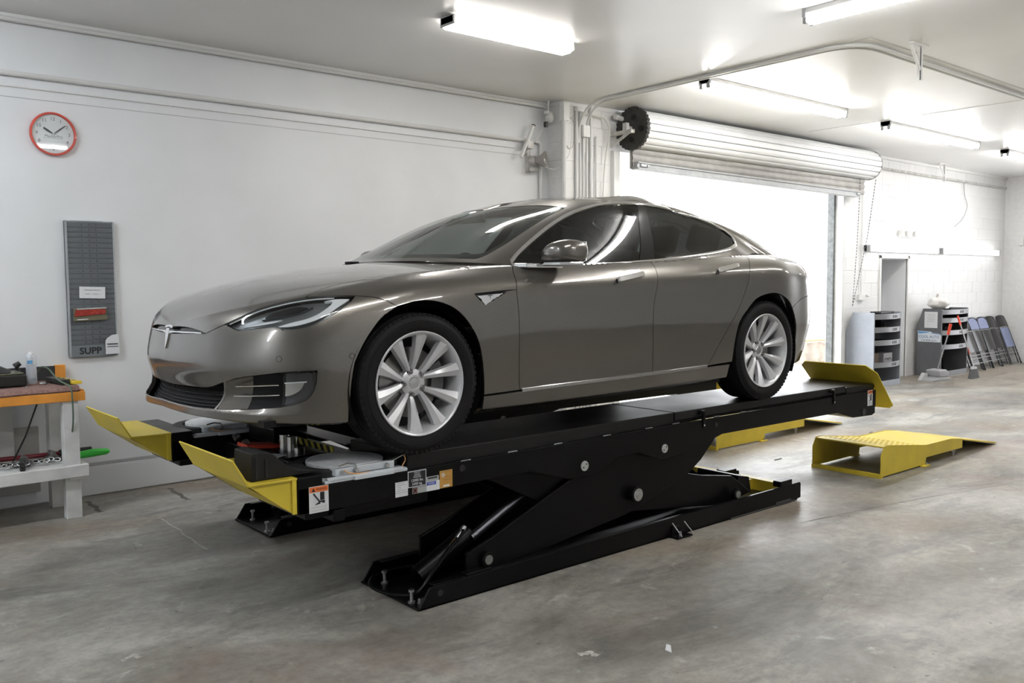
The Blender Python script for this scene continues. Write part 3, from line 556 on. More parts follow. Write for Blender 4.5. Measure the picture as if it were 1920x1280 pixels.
# ---------------------------------------------------------------- jack beam between the runways
jk = thing('bridge_jack', 'black bridge jack slung between the lift runways with striped warning bar', 'jack', (2.35, 4.75, .70))
b = MB(); b.box(-.24, .20, -.485, .50, -.10, .0); b.build('beam', LBLK, jk, bevel=.006)
b = MB(); b.box(.015, .022, -.40, .34, .02, .058); sb = b.build('warning_bar', mat('bar_yellow', (.55, .50, .08), .5), jk)
for k in range(6):
    y = -.38+.075*k; b = MB(); b.add([(.0135, y, .0205), (.0135, y+.035, .0205), (.0135, y+.06, .0575), (.0135, y+.025, .0575)], [(0, 1, 2, 3)]); b.build('black_stripe', INK, sb)
b = MB(); b.box(.012, .0145, .12, .30, .021, .057); b.build('red_notice', mat('notice_red', (.50, .06, .04), .5), sb)
b = MB(); b.box(.05, .18, -.48, .30, .076, .084); b.build('top_plate', mat('brushed_plate', (.42, .42, .42), .35, .9), jk, bevel=.002)
for y in (-.155, -.06, -.245): b = MB(); b.cyl((-.11, y, .0), (-.11, y, .10 if y > -.2 else .05), .030, n=20); b.build('chrome_column', STEEL, jk, smooth=True)
b = MB(); b.box(-.20, .03, -.30, .05, .0, .012); b.build('carriage', LBLK, jk, bevel=.003)
b = MB(); b.prism([(-.30, .03), (-.05, .0), (-.05, .02), (-.30, .05)], .02, .16, 'xz'); b.build('red_lever', mat('lever_red', (.55, .06, .03), .45), jk, bevel=.003)
for x, y, z in ((-.27, .12, .04), (-.2, .2, .0), (-.25, .3, .05)): b = MB(); b.cyl((x-.01, y, z), (x+.02, y, z+.01), .02, n=12); b.build('fitting', ZINC, jk, smooth=True)
b = MB(); b.box(-.10, .12, .10, .46, .012, .11); b.build('pump_block', LBLK, jk, bevel=.01)
# ---------------------------------------------------------------- turn plates
TPL = noisy(mat('brushed_turn_plate', (.72, .74, .77), .45, .1), 40, .12, .1)
TPW = mat('pale_plate_paint', (.60, .64, .68), .42, .1)
def turn_plate(label_, y0, sgn):
    t = thing('turn_plate', label_, 'turn plate', (2.165, y0, .736), 0, 'alignment turn plates on the runways')
    b = MB(); b.prism([(-.23, -.225), (.225, -.225), (.235, -.20), (.235, .20), (-.235, .20), (-.235, -.20)], 0, .014, 'xy'); b.build('base_plate', TPW, t, bevel=.003)
    b = MB(); b.box(-.215, .20, -.228, -.20, .010, .024); b.box(-.08, .14, -.240, -.20, .0, .020); b.build('front_rail', TPW, t, bevel=.003)
    b = MB(); n = 40; pts = [(.19*math.cos(a), max(-.165, .19*math.sin(a))) for a in np.linspace(0, 2*PI, n, endpoint=False)]; b.prism(pts, .040, .058, 'xy'); b.build('disc', TPL, t, bevel=.002)
    b = MB(); b.prism([(-.16, -.20), (-.10, -.205), (-.06, -.19), (.10, -.19), (.16, -.205), (.185, -.165), (-.17, -.160)], .022, .056, 'xy'); b.build('disc_edge', TPW, t, bevel=.004)
    for x in (-.13, -.05, .12): b = MB(); b.cyl((x, -.190, .040), (x, -.212, .040), .011, n=12); b.build('bolt_head', ZINC, t)
    # curved rubber skirts to either side
    for a0, a1, nm in ((PI*.62, PI*1.28, 'rubber_skirt'), (-PI*.20, PI*.30, 'rubber_skirt')):
        b = MB(); A = np.linspace(a0, a1, 14); V = []
        for z in (.012, .050): V += [(.205*math.cos(a), .205*math.sin(a), z) for a in A]+[(.285*math.cos(a)*.95, .275*math.sin(a)*.85, z-.0*(z > .02)) for a in A]
        k = 14; b.v = V; q = 2*k
        b.f = [(i, i+1, k+i+1, k+i) for i in range(k-1)]+[(q+i, q+i+1, q+k+i+1, q+k+i) for i in range(k-1)]+[(i, i+1, q+i+1, q+i) for i in range(k-1)]+[(k+i, k+i+1, q+k+i+1, q+k+i) for i in range(k-1)]+[(0, k, q+k, q), (k-1, 2*k-1, q+2*k-1, q+k-1)]
        b.build(nm, mat('skirt_rubber', (.018, .018, .019), .7), t, bevel=.006)
    b = MB(); b.tube([(-.14, -.20, .07), (-.09, -.19, .075), (-.05, -.195, .066), (-.045, -.197, .045)], .004, 6); b.tube([(.15, -.19, .055), (.24, -.175, .078), (.245, -.175, .07)], .007, 6); b.build('lock_pin', STEEL, t, smooth=True)
    b = MB(); b.tube(crom([(-.12, -.213, .05), (-.10, -.218, .035), (-.03, -.222, .024), (.01, -.215, .024)], 6), .0035, 5); b.tube(crom([(.235, -.175, .075), (.235, -.19, .05), (.21, -.20, .022)], 6), .003, 5); b.build('tether', mat('orange_tether', (.75, .40, .16), .6), t, smooth=True)
    return t
turn_plate('round steel turn plate on the near runway in front of the front tyre', 3.867, 1); turn_plate('round steel turn plate on the far runway under the car nose', 5.50, 1)
# rubber wheel chock on the near front block
ck = thing('wheel_chock', 'black rubber wheel chock standing on the near runway behind the yellow stop', 'wheel chock', (1.62, 3.69, .786))
b = MB(); b.prism([(-.02, .003), (-.015, .128), (.03, .132), (.085, .118), (.115, .088), (.155, .052), (.21, .028), (.31, .012), (.31, .003)], 0, .19, 'xz'); b.build('body', noisy(mat('chock_rubber', (.010, .010, .010), .6, Specular_IOR_Level=.25), 20, .2, .1, .05), ck, bevel=.010, seg=3)
for x in (.0, .045): b = MB(); b.box(x, x+.012, .0-.004, .005, .012, .11-.2*x); b.build('groove', mat('chock_groove', (.006, .006, .006), .7), ck, bevel=.002)
tg = thing('paper_tag', 'white paper tags lying by the chock at the lift front', 'paper', (1.93, 4.17, .786))
b = MB(); b.box(-.02, .07, -.03, .07, .0, .003, Matrix.Rotation(.5, 4, 'Z')); b.build('sheet', PAPER, tg)
# ---------------------------------------------------------------- approach ramps
def ramp(label_, x0, y0, rz=0):
    t = thing('approach_ramp', label_, 'ramp', (x0, y0, 0), rz, 'yellow drive-on ramps')
    W_ = .635; S = [(.0, .012), (.0, .195), (.05, .268), (.105, .272), (.82, .186), (1.33, .182), (1.56, .152), (1.56, .066), (.82, .072), (.81, .012)]
    for y in (0, W_-.006): b = MB(); b.prism(S, y, y+.006, 'xz'); b.build('side_plate', YEL, t, bevel=.0015)
    b = MB(); b.box(-.005, .03, -.004, W_+.004, .0, .035); b.build('front_sill', YEL, t, bevel=.002)
    b = MB(); b.prism([(.05, .262), (.105, .268), (.82, .180), (.82, .172), (.105, .258), (.05, .25)], .004, W_-.004, 'xz'); fp = b.build('tread_plate', YEL, t, bevel=.001)
    b = MB()
    for i in range(14):
        for j in range(13):
            x = .12+.05*i; y = .03+.046*j+(.023 if i % 2 else 0)
            if y > W_-.02: continue
            z = .268-(x-.105)*.123; M = Matrix.Translation((x, y, z)) @ Matrix.Rotation(.8 if (i+j) % 2 else -.8, 4, 'Z'); b.box(-.014, .014, -.004, .004, 0, .003, M)
    o = b.build('tread_bars', YEL, fp); o['kind'] = 'stuff'
    b = MB(); b.prism([(.82, .180), (1.33, .178), (1.56, .150), (1.56, .142), (1.33, .170), (.82, .172)], .004, W_-.004, 'xz'); b.build('deck_plate', YEL, t, bevel=.001)
    b = MB(); b.prism([(1.56, .150), (2.36, .020), (2.37, .004), (2.35, .006), (1.55, .140)], .008, W_-.008, 'xz'); b.build('tail_ramp', YEL, t, bevel=.0015)
    for y in (-.035, W_-.005): b = MB(); b.box(.71, .83, y, y+.04, .0, .012); f_ = b.build('foot', YEL, t, bevel=.002); b = MB(); b.cyl((.79, y+.02, .01), (.79, y+.02, .035), .008, n=8); b.build('foot_bolt', ZINC, f_)
    b = MB(); b.cyl((1.44, .03, .0), (1.44, .03, .075), .009, n=8); b.cyl((1.44, .03, .04), (1.44, .03, .055), .017, n=6); b.cyl((1.44, W_-.03, .0), (1.44, W_-.03, .075), .009, n=8); b.build('levelling_bolt', ZINC, t)
    return t
ramp('nearer yellow steel approach ramp standing clear of the lift on the floor', 7.045, 3.585); ramp('farther yellow steel approach ramp partly behind the lift runway', 7.045, 5.255)
# yellow inner frame seen past the tail of the near base
yf = thing('yellow_floor_frame', 'low yellow cut-out frame on the floor behind the near lift base', 'floor frame', (6.0, 3.95, 0))
b = MB(); b.box(-.10, -.03, -.12, .80, .0, .10); b.build('cross_bar', YEL, yf, bevel=.002)
b = MB(); b.box(-.28, -.10, .10, .16, .0, .095); b.box(-.26, -.10, .42, .50, .0, .095); b.build('side_bar', YEL, yf, bevel=.002)
b = MB(); b.box(-.28, -.10, .16, .42, .0, .085); b.build('lower_plate', YEL, yf, bevel=.002)
b = MB(); b.box(-.22, -.08, .30, .36, .085, .15); b.build('stop_block', LBLK, yf, bevel=.003)
# ---------------------------------------------------------------- car master surface
def nspline(P, t, tt):
    """natural cubic spline through P at knots t, sampled at tt"""
    P=np.asarray(P,float); t=np.asarray(t,float); n=len(t)
    if n==2:
        w=((tt-t[0])/(t[1]-t[0]))[:,None]; return P[0]*(1-w)+P[1]*w
    h=np.diff(t); A=np.zeros((n,n)); B=np.zeros((n,P.shape[1]))
    A[0,0]=A[-1,-1]=1
    for i in range(1,n-1):
        A[i,i-1]=h[i-1]; A[i,i]=2*(h[i-1]+h[i]); A[i,i+1]=h[i]
        B[i]=6*((P[i+1]-P[i])/h[i]-(P[i]-P[i-1])/h[i-1])
    m=np.linalg.solve(A,B)
    i=np.clip(np.searchsorted(t,tt,side='right')-1,0,n-2)
    a=(t[i+1]-tt)[:,None]; b=(tt-t[i])[:,None]; H=h[i][:,None]
    return (m[i]*a**3+m[i+1]*b**3)/(6*H)+(P[i]/H-m[i]*H/6)*a+(P[i+1]/H-m[i+1]*H/6)*b
def sellipse(x0,ye,xe,n,N):
    a=np.linspace(0,np.pi/2,400); y=ye*np.sin(a)**(2/n); x=xe-(xe-x0)*np.cos(a)**(2/n)
    s=np.concatenate([[0],np.cumsum(np.hypot(np.diff(x),np.diff(y)))]); s/=s[-1]
    f=np.linspace(0,1,N); return np.interp(f,s,x),np.interp(f,s,y),f
def interp_list(L,f):
    return nspline(np.array(L,float)[:,None],np.linspace(0,1,len(L)),f)[:,0]
NFK,SUB=8,12
def ring(front,mid,rear):
    x,y,f=sellipse(*front[:4],NFK); z=interp_list(front[4],f)
    P=list(np.stack([x,y,z],1))+[np.array(m,float) for m in mid]
    x,y,f=sellipse(*rear[:4],NFK); z=interp_list(rear[4],f)
    P+=list(np.stack([x,y,z],1)[::-1]); return np.array(P)
def sample(P,sub=SUB):
    d=np.linalg.norm(np.diff(P,axis=0),axis=1); t=np.concatenate([[0],np.cumsum(np.maximum(d,1e-6))])
    tt=np.concatenate([np.linspace(t[i],t[i+1],sub,endpoint=False) for i in range(len(t)-1)]+[[t[-1]]])
    return nspline(P,t,tt)
def across(curves,creases,sub=8):
    """curves: list of (M,3) arrays -> grid (V,M,3), splined across with breaks at creases"""
    C=np.array(curves); nc=len(C); M=C.shape[1]
    br=[0]+[c for c in creases if 0<c<nc-1]+[nc-1]; rows=[]
    for b0,b1 in zip(br[:-1],br[1:]):
        seg=C[b0:b1+1]; out=np.zeros(((b1-b0)*sub+1,M,3))
        for j in range(M):
            P=seg[:,j]; d=np.linalg.norm(np.diff(P,axis=0),axis=1); t=np.concatenate([[0],np.cumsum(np.maximum(d,1e-4))])
            tt=np.concatenate([np.linspace(t[i],t[i+1],sub,endpoint=False) for i in range(len(t)-1)]+[[t[-1]]])
            out[:,j]=nspline(P,t,tt)
        rows.append(out if not rows else out[1:])
    return np.concatenate(rows)
def lower_grid():
    X=[0,.35,.65,1.2,1.75,2.3,2.7,2.96,3.2]
    def mid(y,z): return [(a,b,c) for a,b,c in zip(X,y,z)]
    R=[]
    #0 under edge
    R.append(ring((-.86,.80,-.35,2.2,[.20,.19,.17]),mid([.84,.84,.86,.86,.86,.86,.86,.86,.86],[.16,.155,.15,.15,.155,.16,.17,.18,.19]),(3.74,.78,3.45,2.2,[.26,.24,.20])))
    #1 bottom outer edge
    R.append(ring((-.948,.905,-.36,2.2,[.235,.212,.195]),mid([.925,.925,.925,.93,.93,.93,.925,.93,.93],[.19,.18,.178,.18,.185,.19,.195,.20,.21]),(3.80,.90,3.42,2.2,[.29,.27,.23])))
    #2 lip top / sill crease
    R.append(ring((-.945,.915,-.36,2.2,[.268,.250,.245]),mid([.945,.945,.945,.948,.95,.95,.948,.95,.95],[.26,.255,.26,.268,.275,.283,.29,.30,.31]),(3.86,.92,3.42,2.2,[.36,.34,.32])))
    #3
    R.append(ring((-.895,.93,-.36,2.2,[.315,.32,.33]),mid([.955,.952,.948,.948,.95,.955,.962,.965,.965],[.34,.34,.345,.35,.355,.36,.37,.38,.39]),(3.92,.93,3.42,2.2,[.46,.44,.41])))
    #4 bumper bulge
    R.append(ring((-.918,.935,-.36,2.2,[.42,.43,.44]),mid([.962,.958,.955,.958,.960,.964,.972,.974,.974],[.46,.46,.46,.465,.47,.475,.48,.49,.50]),(3.965,.945,3.42,2.2,[.56,.54,.52])))
    #5
    R.append(ring((-.915,.935,-.36,2.15,[.53,.545,.565]),mid([.964,.962,.962,.966,.968,.970,.978,.980,.978],[.60,.60,.60,.60,.60,.605,.61,.62,.63]),(3.97,.945,3.42,2.2,[.68,.67,.65])))
    #6
    R.append(ring((-.903,.925,-.34,2.1,[.60,.630,.685]),mid([.957,.960,.962,.968,.970,.972,.978,.978,.975],[.72,.73,.735,.735,.74,.75,.76,.77,.78]),(3.965,.935,3.42,2.2,[.80,.80,.79])))
    #7 shoulder
    R.append(ring((-.893,.895,-.32,2.05,[.634,.690,.775]),mid([.930,.943,.950,.958,.960,.960,.958,.955,.945],[.825,.838,.845,.862,.882,.905,.928,.938,.945]),(3.94,.90,3.42,2.2,[.90,.90,.94])))
    #8 crest
    R.append(ring((-.880,.80,-.28,2.0,[.645,.740,.845]),mid([.805,.825,.853,.868,.865,.852,.836,.815,.785],[.893,.927,.944,.957,.974,.998,1.024,1.035,1.04]),(3.92,.72,3.45,2.2,[1.0,1.01,1.035])))
    keys=R
    S=[sample(r) for r in R]
    crest=S[-1]
    hx=np.array([-.885,-.82,-.72,-.6,-.45,-.3,-.1,.2,.45,.7,1.2,2.5,3.2,3.6,3.92]); hz=np.array([.645,.705,.77,.822,.866,.898,.930,.965,.985,.99,.99,1.0,1.06,1.05,1.0])
    zs=nspline(hz[:,None],hx,crest[:,0])[:,0]
    for k,(fy,w) in enumerate(((.72,.42),(.38,.80),(0,1.0))):
        c=crest.copy(); c[:,1]*=fy; c[:,2]=crest[:,2]*(1-w)+zs*w; S.append(c)
    return across(S,[1,2,8]),keys
def normals(G):
    du=np.gradient(G,axis=1); dv=np.gradient(G,axis=0); n=np.cross(du,dv); l=np.linalg.norm(n,axis=2,keepdims=True)
    return n/np.maximum(l,1e-9)
def upper_grid():
    R=[];NM=9
    def lev(front,ys,zs,rear):
        f=np.linspace(0,1,NM+2)[1:-1]; xe,xr=front[2],rear[2]
        y=interp_list(ys,f); z=interp_list(zs,f)
        return ring(front,[(xe+(xr-xe)*a,b,c) for a,b,c in zip(f,y,z)],rear)
    R.append(lev((.335,.862,.84,2.35,[.978,.970,.935]),[.862,.860,.848,.825,.770],[.935,.945,.962,1.00,1.045],(3.90,.72,3.15,2.6,[1.02,1.03,1.05])))
    R.append(lev((.550,.800,1.02,2.1,[1.085,1.082,1.07]),[.800,.806,.800,.780,.735],[1.07,1.08,1.09,1.10,1.11],(3.66,.70,3.02,2.5,[1.115,1.115,1.115])))
    R.append(lev((.835,.718,1.26,2.15,[1.218,1.214,1.205]),[.718,.728,.728,.720,.690],[1.205,1.21,1.215,1.22,1.22],(3.36,.66,2.78,2.5,[1.225,1.225,1.225])))
    R.append(lev((1.10,.655,1.56,2.3,[1.312,1.306,1.300]),[.655,.666,.668,.660,.635],[1.300,1.31,1.315,1.315,1.31],(3.02,.60,2.45,2.4,[1.322,1.320,1.315])))
    R.append(lev((1.36,.560,1.78,2.4,[1.378,1.374,1.372]),[.560,.575,.580,.575,.545],[1.372,1.390,1.400,1.396,1.385],(2.72,.50,2.25,2.2,[1.395,1.392,1.386])))
    S=[sample(r) for r in R]
    crest=S[-1]
    hx=np.array([1.30,1.42,1.67,1.9,2.15,2.4,2.6,2.75]); hz=np.array([1.366,1.392,1.428,1.445,1.450,1.438,1.414,1.391])
    zs=nspline(hz[:,None],hx,crest[:,0])[:,0]
    for k,(fy,w) in enumerate(((.6,.62),(0,1.0))):
        c=crest.copy(); c[:,1]*=fy; c[:,2]=crest[:,2]*(1-w)+zs*w; S.append(c)
    return across(S,[]),R
# ---------------------------------------------------------------- car: panels cut from the master surfaces
GL, GU = lower_grid()[0], upper_grid()[0]
def outward(G, flip):
    N = normals(G); return N*flip
def _norm(G):
    N = normals(G)
    # orient: mid-side normal must point to +y (half-body) / up
    k = N[G.shape[0]//3, G.shape[1]//2]
    return N if k[1] > 0 else -N
NL, NU = _norm(GL), _norm(GU)
def ev(G, uv):
    uv = np.atleast_2d(uv); V, U = G.shape[:2]
    u = np.clip(uv[:, 0], 0, U-1-1e-6); v = np.clip(uv[:, 1], 0, V-1-1e-6)
    i, j = u.astype(int), v.astype(int); a, b = (u-i)[:, None], (v-j)[:, None]
    return (G[j, i]*(1-a)+G[j, i+1]*a)*(1-b)+(G[j+1, i]*(1-a)+G[j+1, i+1]*a)*b
def inv(G, pts, axes=(0, 2), ur=None, vr=None):
    """surface parameters of points known by two coordinates"""
    V, U = G.shape[:2]; out = []
    u0, u1 = ur or (0, U-1); v0, v1 = vr or (0, V-1)
    sub = G[v0:v1+1, u0:u1+1][:, :, list(axes)]
    for p in np.atleast_2d(pts):
        d = ((sub-p)**2).sum(2); j, i = np.unravel_index(np.argmin(d), d.shape); q = np.array([i+u0, j+v0], float)
        for _ in range(12):
            e = .3; f0 = ev(G, q)[0][list(axes)]
            sx = e if q[0]+e < U-1 else -e; sy = e if q[1]+e < V-1 else -e
            J = np.stack([(ev(G, q+[sx, 0])[0][list(axes)]-f0)/sx, (ev(G, q+[0, sy])[0][list(axes)]-f0)/sy], 1)
            try: dq = np.linalg.solve(J, p-f0)
            except np.linalg.LinAlgError: break
            q = np.clip(q+np.clip(dq, -2, 2), [u0, v0], [u1, v1])
        out.append(q)
    return np.array(out)
WS = np.array([4.0, 1.0])
def cv(P, n=6): return crom(np.array(P, float)*WS, n)/WS
def ln(P, n=10):
    P = np.array(P, float); out = []
    for a, b in zip(P[:-1], P[1:]): out += [a+(b-a)*k/n for k in range(n)]
    return np.array(out+[P[-1]])
def ring_poly(*lines):
    out = []
    for l in lines:
        for p in l:
            if not out or np.linalg.norm((p-out[-1])*WS) > .04: out.append(np.array(p, float))
    if np.linalg.norm((out[0]-out[-1])*WS) < .04: out.pop()
    return np.array(out)
def inside(pts, poly):
    x, y = pts[:, 0], pts[:, 1]; r = np.zeros(len(pts), bool)
    a = poly; b = np.roll(poly, -1, 0)
    for (x0, y0), (x1, y1) in zip(a, b):
        if y0 == y1: continue
        c = ((y0 > y) != (y1 > y)) & (x < (x1-x0)*(y-y0)/(y1-y0)+x0); r ^= c
    return r
def cut(G, N, outer, holes=(), gap=.002, depth=.012, offset=0.0, step=1, flange=True):
    """triangulated panel inside a parameter-space outline; returns verts, normals, faces (half-body, y>=0)"""
    U, V = G.shape[1], G.shape[0]
    loops = [outer]+list(holes)
    lo, hi = outer.min(0), outer.max(0)
    gi = np.array([(i, j) for i in range(max(0, int(lo[0])), min(U, int(hi[0])+2), step) for j in range(max(0, int(lo[1])), min(V, int(hi[1])+2), step)], float)
    if len(gi):
        k = inside(gi, outer)
        for h in holes: k &= ~inside(gi, h)
        gi = gi[k]; B = np.concatenate(loops)*WS
        if len(gi):
            d = np.min(((gi[:, None]*WS-B[None])**2).sum(2), 1) if len(gi)*len(B) < 6e6 else np.concatenate([np.min(((c[:, None]*WS-B[None])**2).sum(2), 1) for c in np.array_split(gi, 12)])
            gi = gi[d > .45]
    pts = np.concatenate(loops+[gi]) if len(gi) else np.concatenate(loops)
    edges = []; o = 0
    for l in loops: edges += [(o+i, o+(i+1) % len(l)) for i in range(len(l))]; o += len(l)
    r = delaunay_2d_cdt([Vector(p*WS) for p in pts], edges, [], 0, 1e-7)
    q = np.array([tuple(p) for p in r[0]])/WS; F = np.array(r[2]); cen = q[F].mean(1)
    k = inside(cen, outer)
    for h in holes: k &= ~inside(cen, h)
    F = F[k]
    P = ev(G, q); n = ev(N, q); n /= np.maximum(np.linalg.norm(n, axis=1, keepdims=True), 1e-9); P = P+n*offset
    # orient faces with the normals
    c = np.cross(P[F[:, 1]]-P[F[:, 0]], P[F[:, 2]]-P[F[:, 0]]); fl = (c*n[F].mean(1)).sum(1) < 0; F[fl] = F[fl][:, ::-1]
    # boundary edges
    from collections import Counter
    cnt = Counter(); dr = {}
    for t in F:
        for a, b in ((t[0], t[1]), (t[1], t[2]), (t[2], t[0])):
            e = (min(a, b), max(a, b)); cnt[e] += 1; dr[e] = (a, b)
    be = [dr[e] for e, c_ in cnt.items() if c_ == 1]
    be = [(a, b) for a, b in be if not (abs(P[a][1]) < 1e-4 and abs(P[b][1]) < 1e-4)]
    inn = {}
    for a, b in be:
        t = P[b]-P[a]; l = np.linalg.norm(t)
        for v in (a, b): inn.setdefault(v, np.zeros(3)); inn[v] += np.cross(n[v], t/max(l, 1e-9))
    for v in inn:
        l = np.linalg.norm(inn[v]); inn[v] = inn[v]/l if l > 1e-6 else inn[v]
        if abs(P[v][1]) < 1e-4: inn[v][1] = 0
        P[v] = P[v]+inn[v]*gap
    V_ = [P]; N_ = [n]; F_ = [tuple(t) for t in F]
    if flange and be:
        idx = {}; A = []; An = []
        for v in inn:
            idx[v] = len(P)+len(A); A += [P[v], P[v]-n[v]*depth]; An += [-inn[v], -inn[v]]
        V_.append(np.array(A)); N_.append(np.array(An))
        for a, b in be: F_ += [(a, idx[a]+1, b)] if False else [(idx[b], idx[a], idx[a]+1, idx[b]+1)]
    return np.concatenate(V_), np.concatenate(N_), F_
S_NEAR, S_FAR = np.array([1, -1, 1]), np.array([1, 1, 1])
def mesh_from(name, V, N, F, m, parent):
    me = bpy.data.meshes.new(name); me.from_pydata([tuple(p) for p in V], [], F); me.materials.append(m)
    me.polygons.foreach_set('use_smooth', [True]*len(me.polygons))
    nn = np.array(N); nn /= np.maximum(np.linalg.norm(nn, axis=1, keepdims=True), 1e-9)
    me.normals_split_custom_set_from_vertices([tuple(p) for p in nn])
    o = bpy.data.objects.new(name, me); COL.objects.link(o); o.parent = parent; return o
def side_pair(name, data, m, parent):
    """the same panel on the near (-y) and the far (+y) side"""
    V, N, F = data
    a = mesh_from(name, V*S_NEAR, N*S_NEAR, [t[::-1] for t in F], m, parent)
    b = mesh_from(name, V, N, F, m, parent); return a, b
def both(name, data, m, parent):
    """one panel across the centre line"""
    V, N, F = data; n = len(V)
    V2 = np.concatenate([V, V*S_NEAR]); N2 = np.concatenate([N, N*S_NEAR]); F2 = list(F)+[tuple(i+n for i in t[::-1]) for t in F]
    c = np.abs(V2[:, 1]) < 1e-4; N2[c, 1] = 0
    return mesh_from(name, V2, N2, F2, m, parent)
# ---------------------------------------------------------------- car materials
def car_paint():
    m = mat('taupe_metallic_paint', (.115, .105, .095), (.30), .8, Coat_Weight=1.0, Coat_Roughness=.012, Coat_IOR=1.75)
    nt = m.node_tree; N, L = nt.nodes, nt.links; b = N['Principled BSDF']
    tc = N.new('ShaderNodeTexCoord'); v = N.new('ShaderNodeTexNoise'); v.inputs['Scale'].default_value = 900; v.inputs['Detail'].default_value = 1
    L.new(tc.outputs['Object'], v.inputs['Vector']); r = N.new('ShaderNodeValToRGB')
    r.color_ramp.elements[0].color = (.108, .100, .089, 1); r.color_ramp.elements[1].color = (.165, .153, .137, 1)
    r.color_ramp.elements[0].position = .35; r.color_ramp.elements[1].position = .65
    L.new(v.outputs['Fac'], r.inputs[0]); L.new(r.outputs[0], b.inputs['Base Color']); return m
def glass(name, tint, refl=1.0, ior=1.5):
    """thin pane: tinted see-through plus a mirror-like surface reflection"""
    m = bpy.data.materials.new(name); m.use_nodes = True; nt = m.node_tree; N, L = nt.nodes, nt.links
    N.remove(N['Principled BSDF']); o = N['Material Output']
    t = N.new('ShaderNodeBsdfTransparent'); t.inputs[0].default_value = (*tint, 1); g = N.new('ShaderNodeBsdfGlossy'); g.inputs['Roughness'].default_value = .01
    f = N.new('ShaderNodeLayerWeight'); f.inputs[0].default_value = .5; x = N.new('ShaderNodeMixShader')   # facing term, same from both sides of the pane
    pw = N.new('ShaderNodeMath'); pw.operation = 'POWER'; pw.inputs[1].default_value = 4.5; L.new(f.outputs['Facing'], pw.inputs[0])
    mm = N.new('ShaderNodeMath'); mm.operation = 'MULTIPLY_ADD'; mm.inputs[1].default_value = .9; mm.inputs[2].default_value = .045*refl; mm.use_clamp = True; L.new(pw.outputs[0], mm.inputs[0])
    L.new(mm.outputs[0], x.inputs[0]); L.new(t.outputs[0], x.inputs[1]); L.new(g.outputs[0], x.inputs[2]); L.new(x.outputs[0], o.inputs[0]); return m
PAINT = car_paint()
CHROME = mat('polished_chrome', (.82, .82, .83), .08, 1.0)
SATIN = mat('satin_trim', (.62, .63, .64), .25, 1.0)
BLACKP = mat('black_plastic', (.006, .006, .0065), .5, Specular_IOR_Level=.2)
GLOSSB = mat('gloss_black', (.006, .006, .007), .08)
GRILLE = mat('grille_mesh_black', (.004, .004, .004), .7, Specular_IOR_Level=.15)
RUBBER = noisy(mat('tyre_rubber', (.006, .006, .0063), .68, Specular_IOR_Level=.2), 30, .2, .08)
ALLOY = mat('silver_alloy', (.62, .63, .65), .34, .35, Coat_Weight=.4, Coat_Roughness=.15)
DISC = mat('brake_disc_steel', (.33, .32, .31), .35, .9)
WGLASS = glass('windscreen_glass', (.84, .90, .88), 1.6, 1.5)
FGLASS = glass('front_door_glass', (.17, .19, .19), 1.2, 1.5)
SGLASS = glass('tinted_side_glass', (.055, .06, .06), 1.2, 1.5)
LENS = glass('clear_lens', (.93, .95, .96), 1.0, 1.5)
LEDW = mat('white_light_guide', (.80, .82, .84), .25, 0, Coat_Weight=1.0)
REFLR = mat('dark_chrome_reflector', (.30, .31, .33), .2, 1.0)
INTD = mat('dark_interior_trim', (.05, .046, .042), .6)
SEATM = mat('black_leather_seat', (.03, .03, .032), .42)
REDL = mat('red_lamp_lens', (.35, .01, .012), .1, 0, Coat_Weight=1.0)
OX, OY, OZ = 2.469, 4.585, .812
car = thing('car', 'taupe metallic four-door saloon car with silver ten-spoke wheels on the black lift', 'car', (OX, OY, OZ))
# ---- shared outlines (surface parameters u along, v up)
SLOT_UP = cv([(0, 56.5), (10.6, 55.0), (20.6, 51.5), (27.35, 47.85)])
SLOT_LO = cv([(0, 48.7), (11.7, 48.45), (20, 48.2), (27.35, 47.85)])
HL_A = cv([(27.35, 47.85), (36.4, 53.0), (43.66, 57.3), (49.7, 60.35), (59.75, 62.15), (66, 62.6)])
HL_B = cv([(66, 62.6), (70.1, 64.98), (77.3, 66.7), (87.9, 66.5), (97.3, 65.5), (103.9, 64.6), (107.6, 64.9), (111.5, 66.3), (114.4, 68.6)])
HOODREAR = cv([(114.4, 68.6), (110.8, 73.5), (107.5, 80.5), (106.3, 88)])
LAMP_TOP = cv([(36.4, 53.0), (43.66, 57.3), (49.7, 60.35), (59.75, 62.15), (66, 62.2), (72.07, 60.7), (83.67, 57.76)])
LAMP_LOW = np.concatenate([cv([(83.67, 57.76), (79.9, 54.07), (73.65, 49.8), (67.94, 47.5), (59.78, 47.0)]), cv([(59.78, 47.0), (56.7, 48.6), (50, 48.5), (45.15, 48.4), (42.1, 48.8)])[1:], cv([(42.1, 48.8), (36.4, 53.0)], 4)[1:]])
LAMP_OUT = cv([(83.67, 57.76), (79.9, 54.07), (73.65, 49.8), (67.94, 47.5), (59.78, 47.0)])
SPLIT = cv([(83.67, 57.76), (87.14, 55.54), (89.28, 53.21), (91.53, 50.25)])
ARCH_F = cv([(82.4, 0), (82.4, 10), (82.62, 26.82), (84.93, 37.78), (87.99, 46.21), (91.53, 50.25)])
ARCH_R = cv([(91.53, 50.25), (95.83, 51.17), (100.37, 49.83), (104.29, 46.17), (107.23, 40.34), (109.18, 33.85), (109.97, 26.12), (110.3, 16.0)])
ARCH_RB = ln([(110.3, 16), (110.4, 0)])
DOOR_F = cv([(120.1, 16.4), (119.76, 34.38), (119.48, 44.94), (119.03, 52.78), (119.76, 59.44), (121.2, 65.5)])
DOOR_B = cv([(143.95, 16.4), (143.92, 24.06), (143.6, 44.3), (144.6, 56), (145.85, 65.5)])
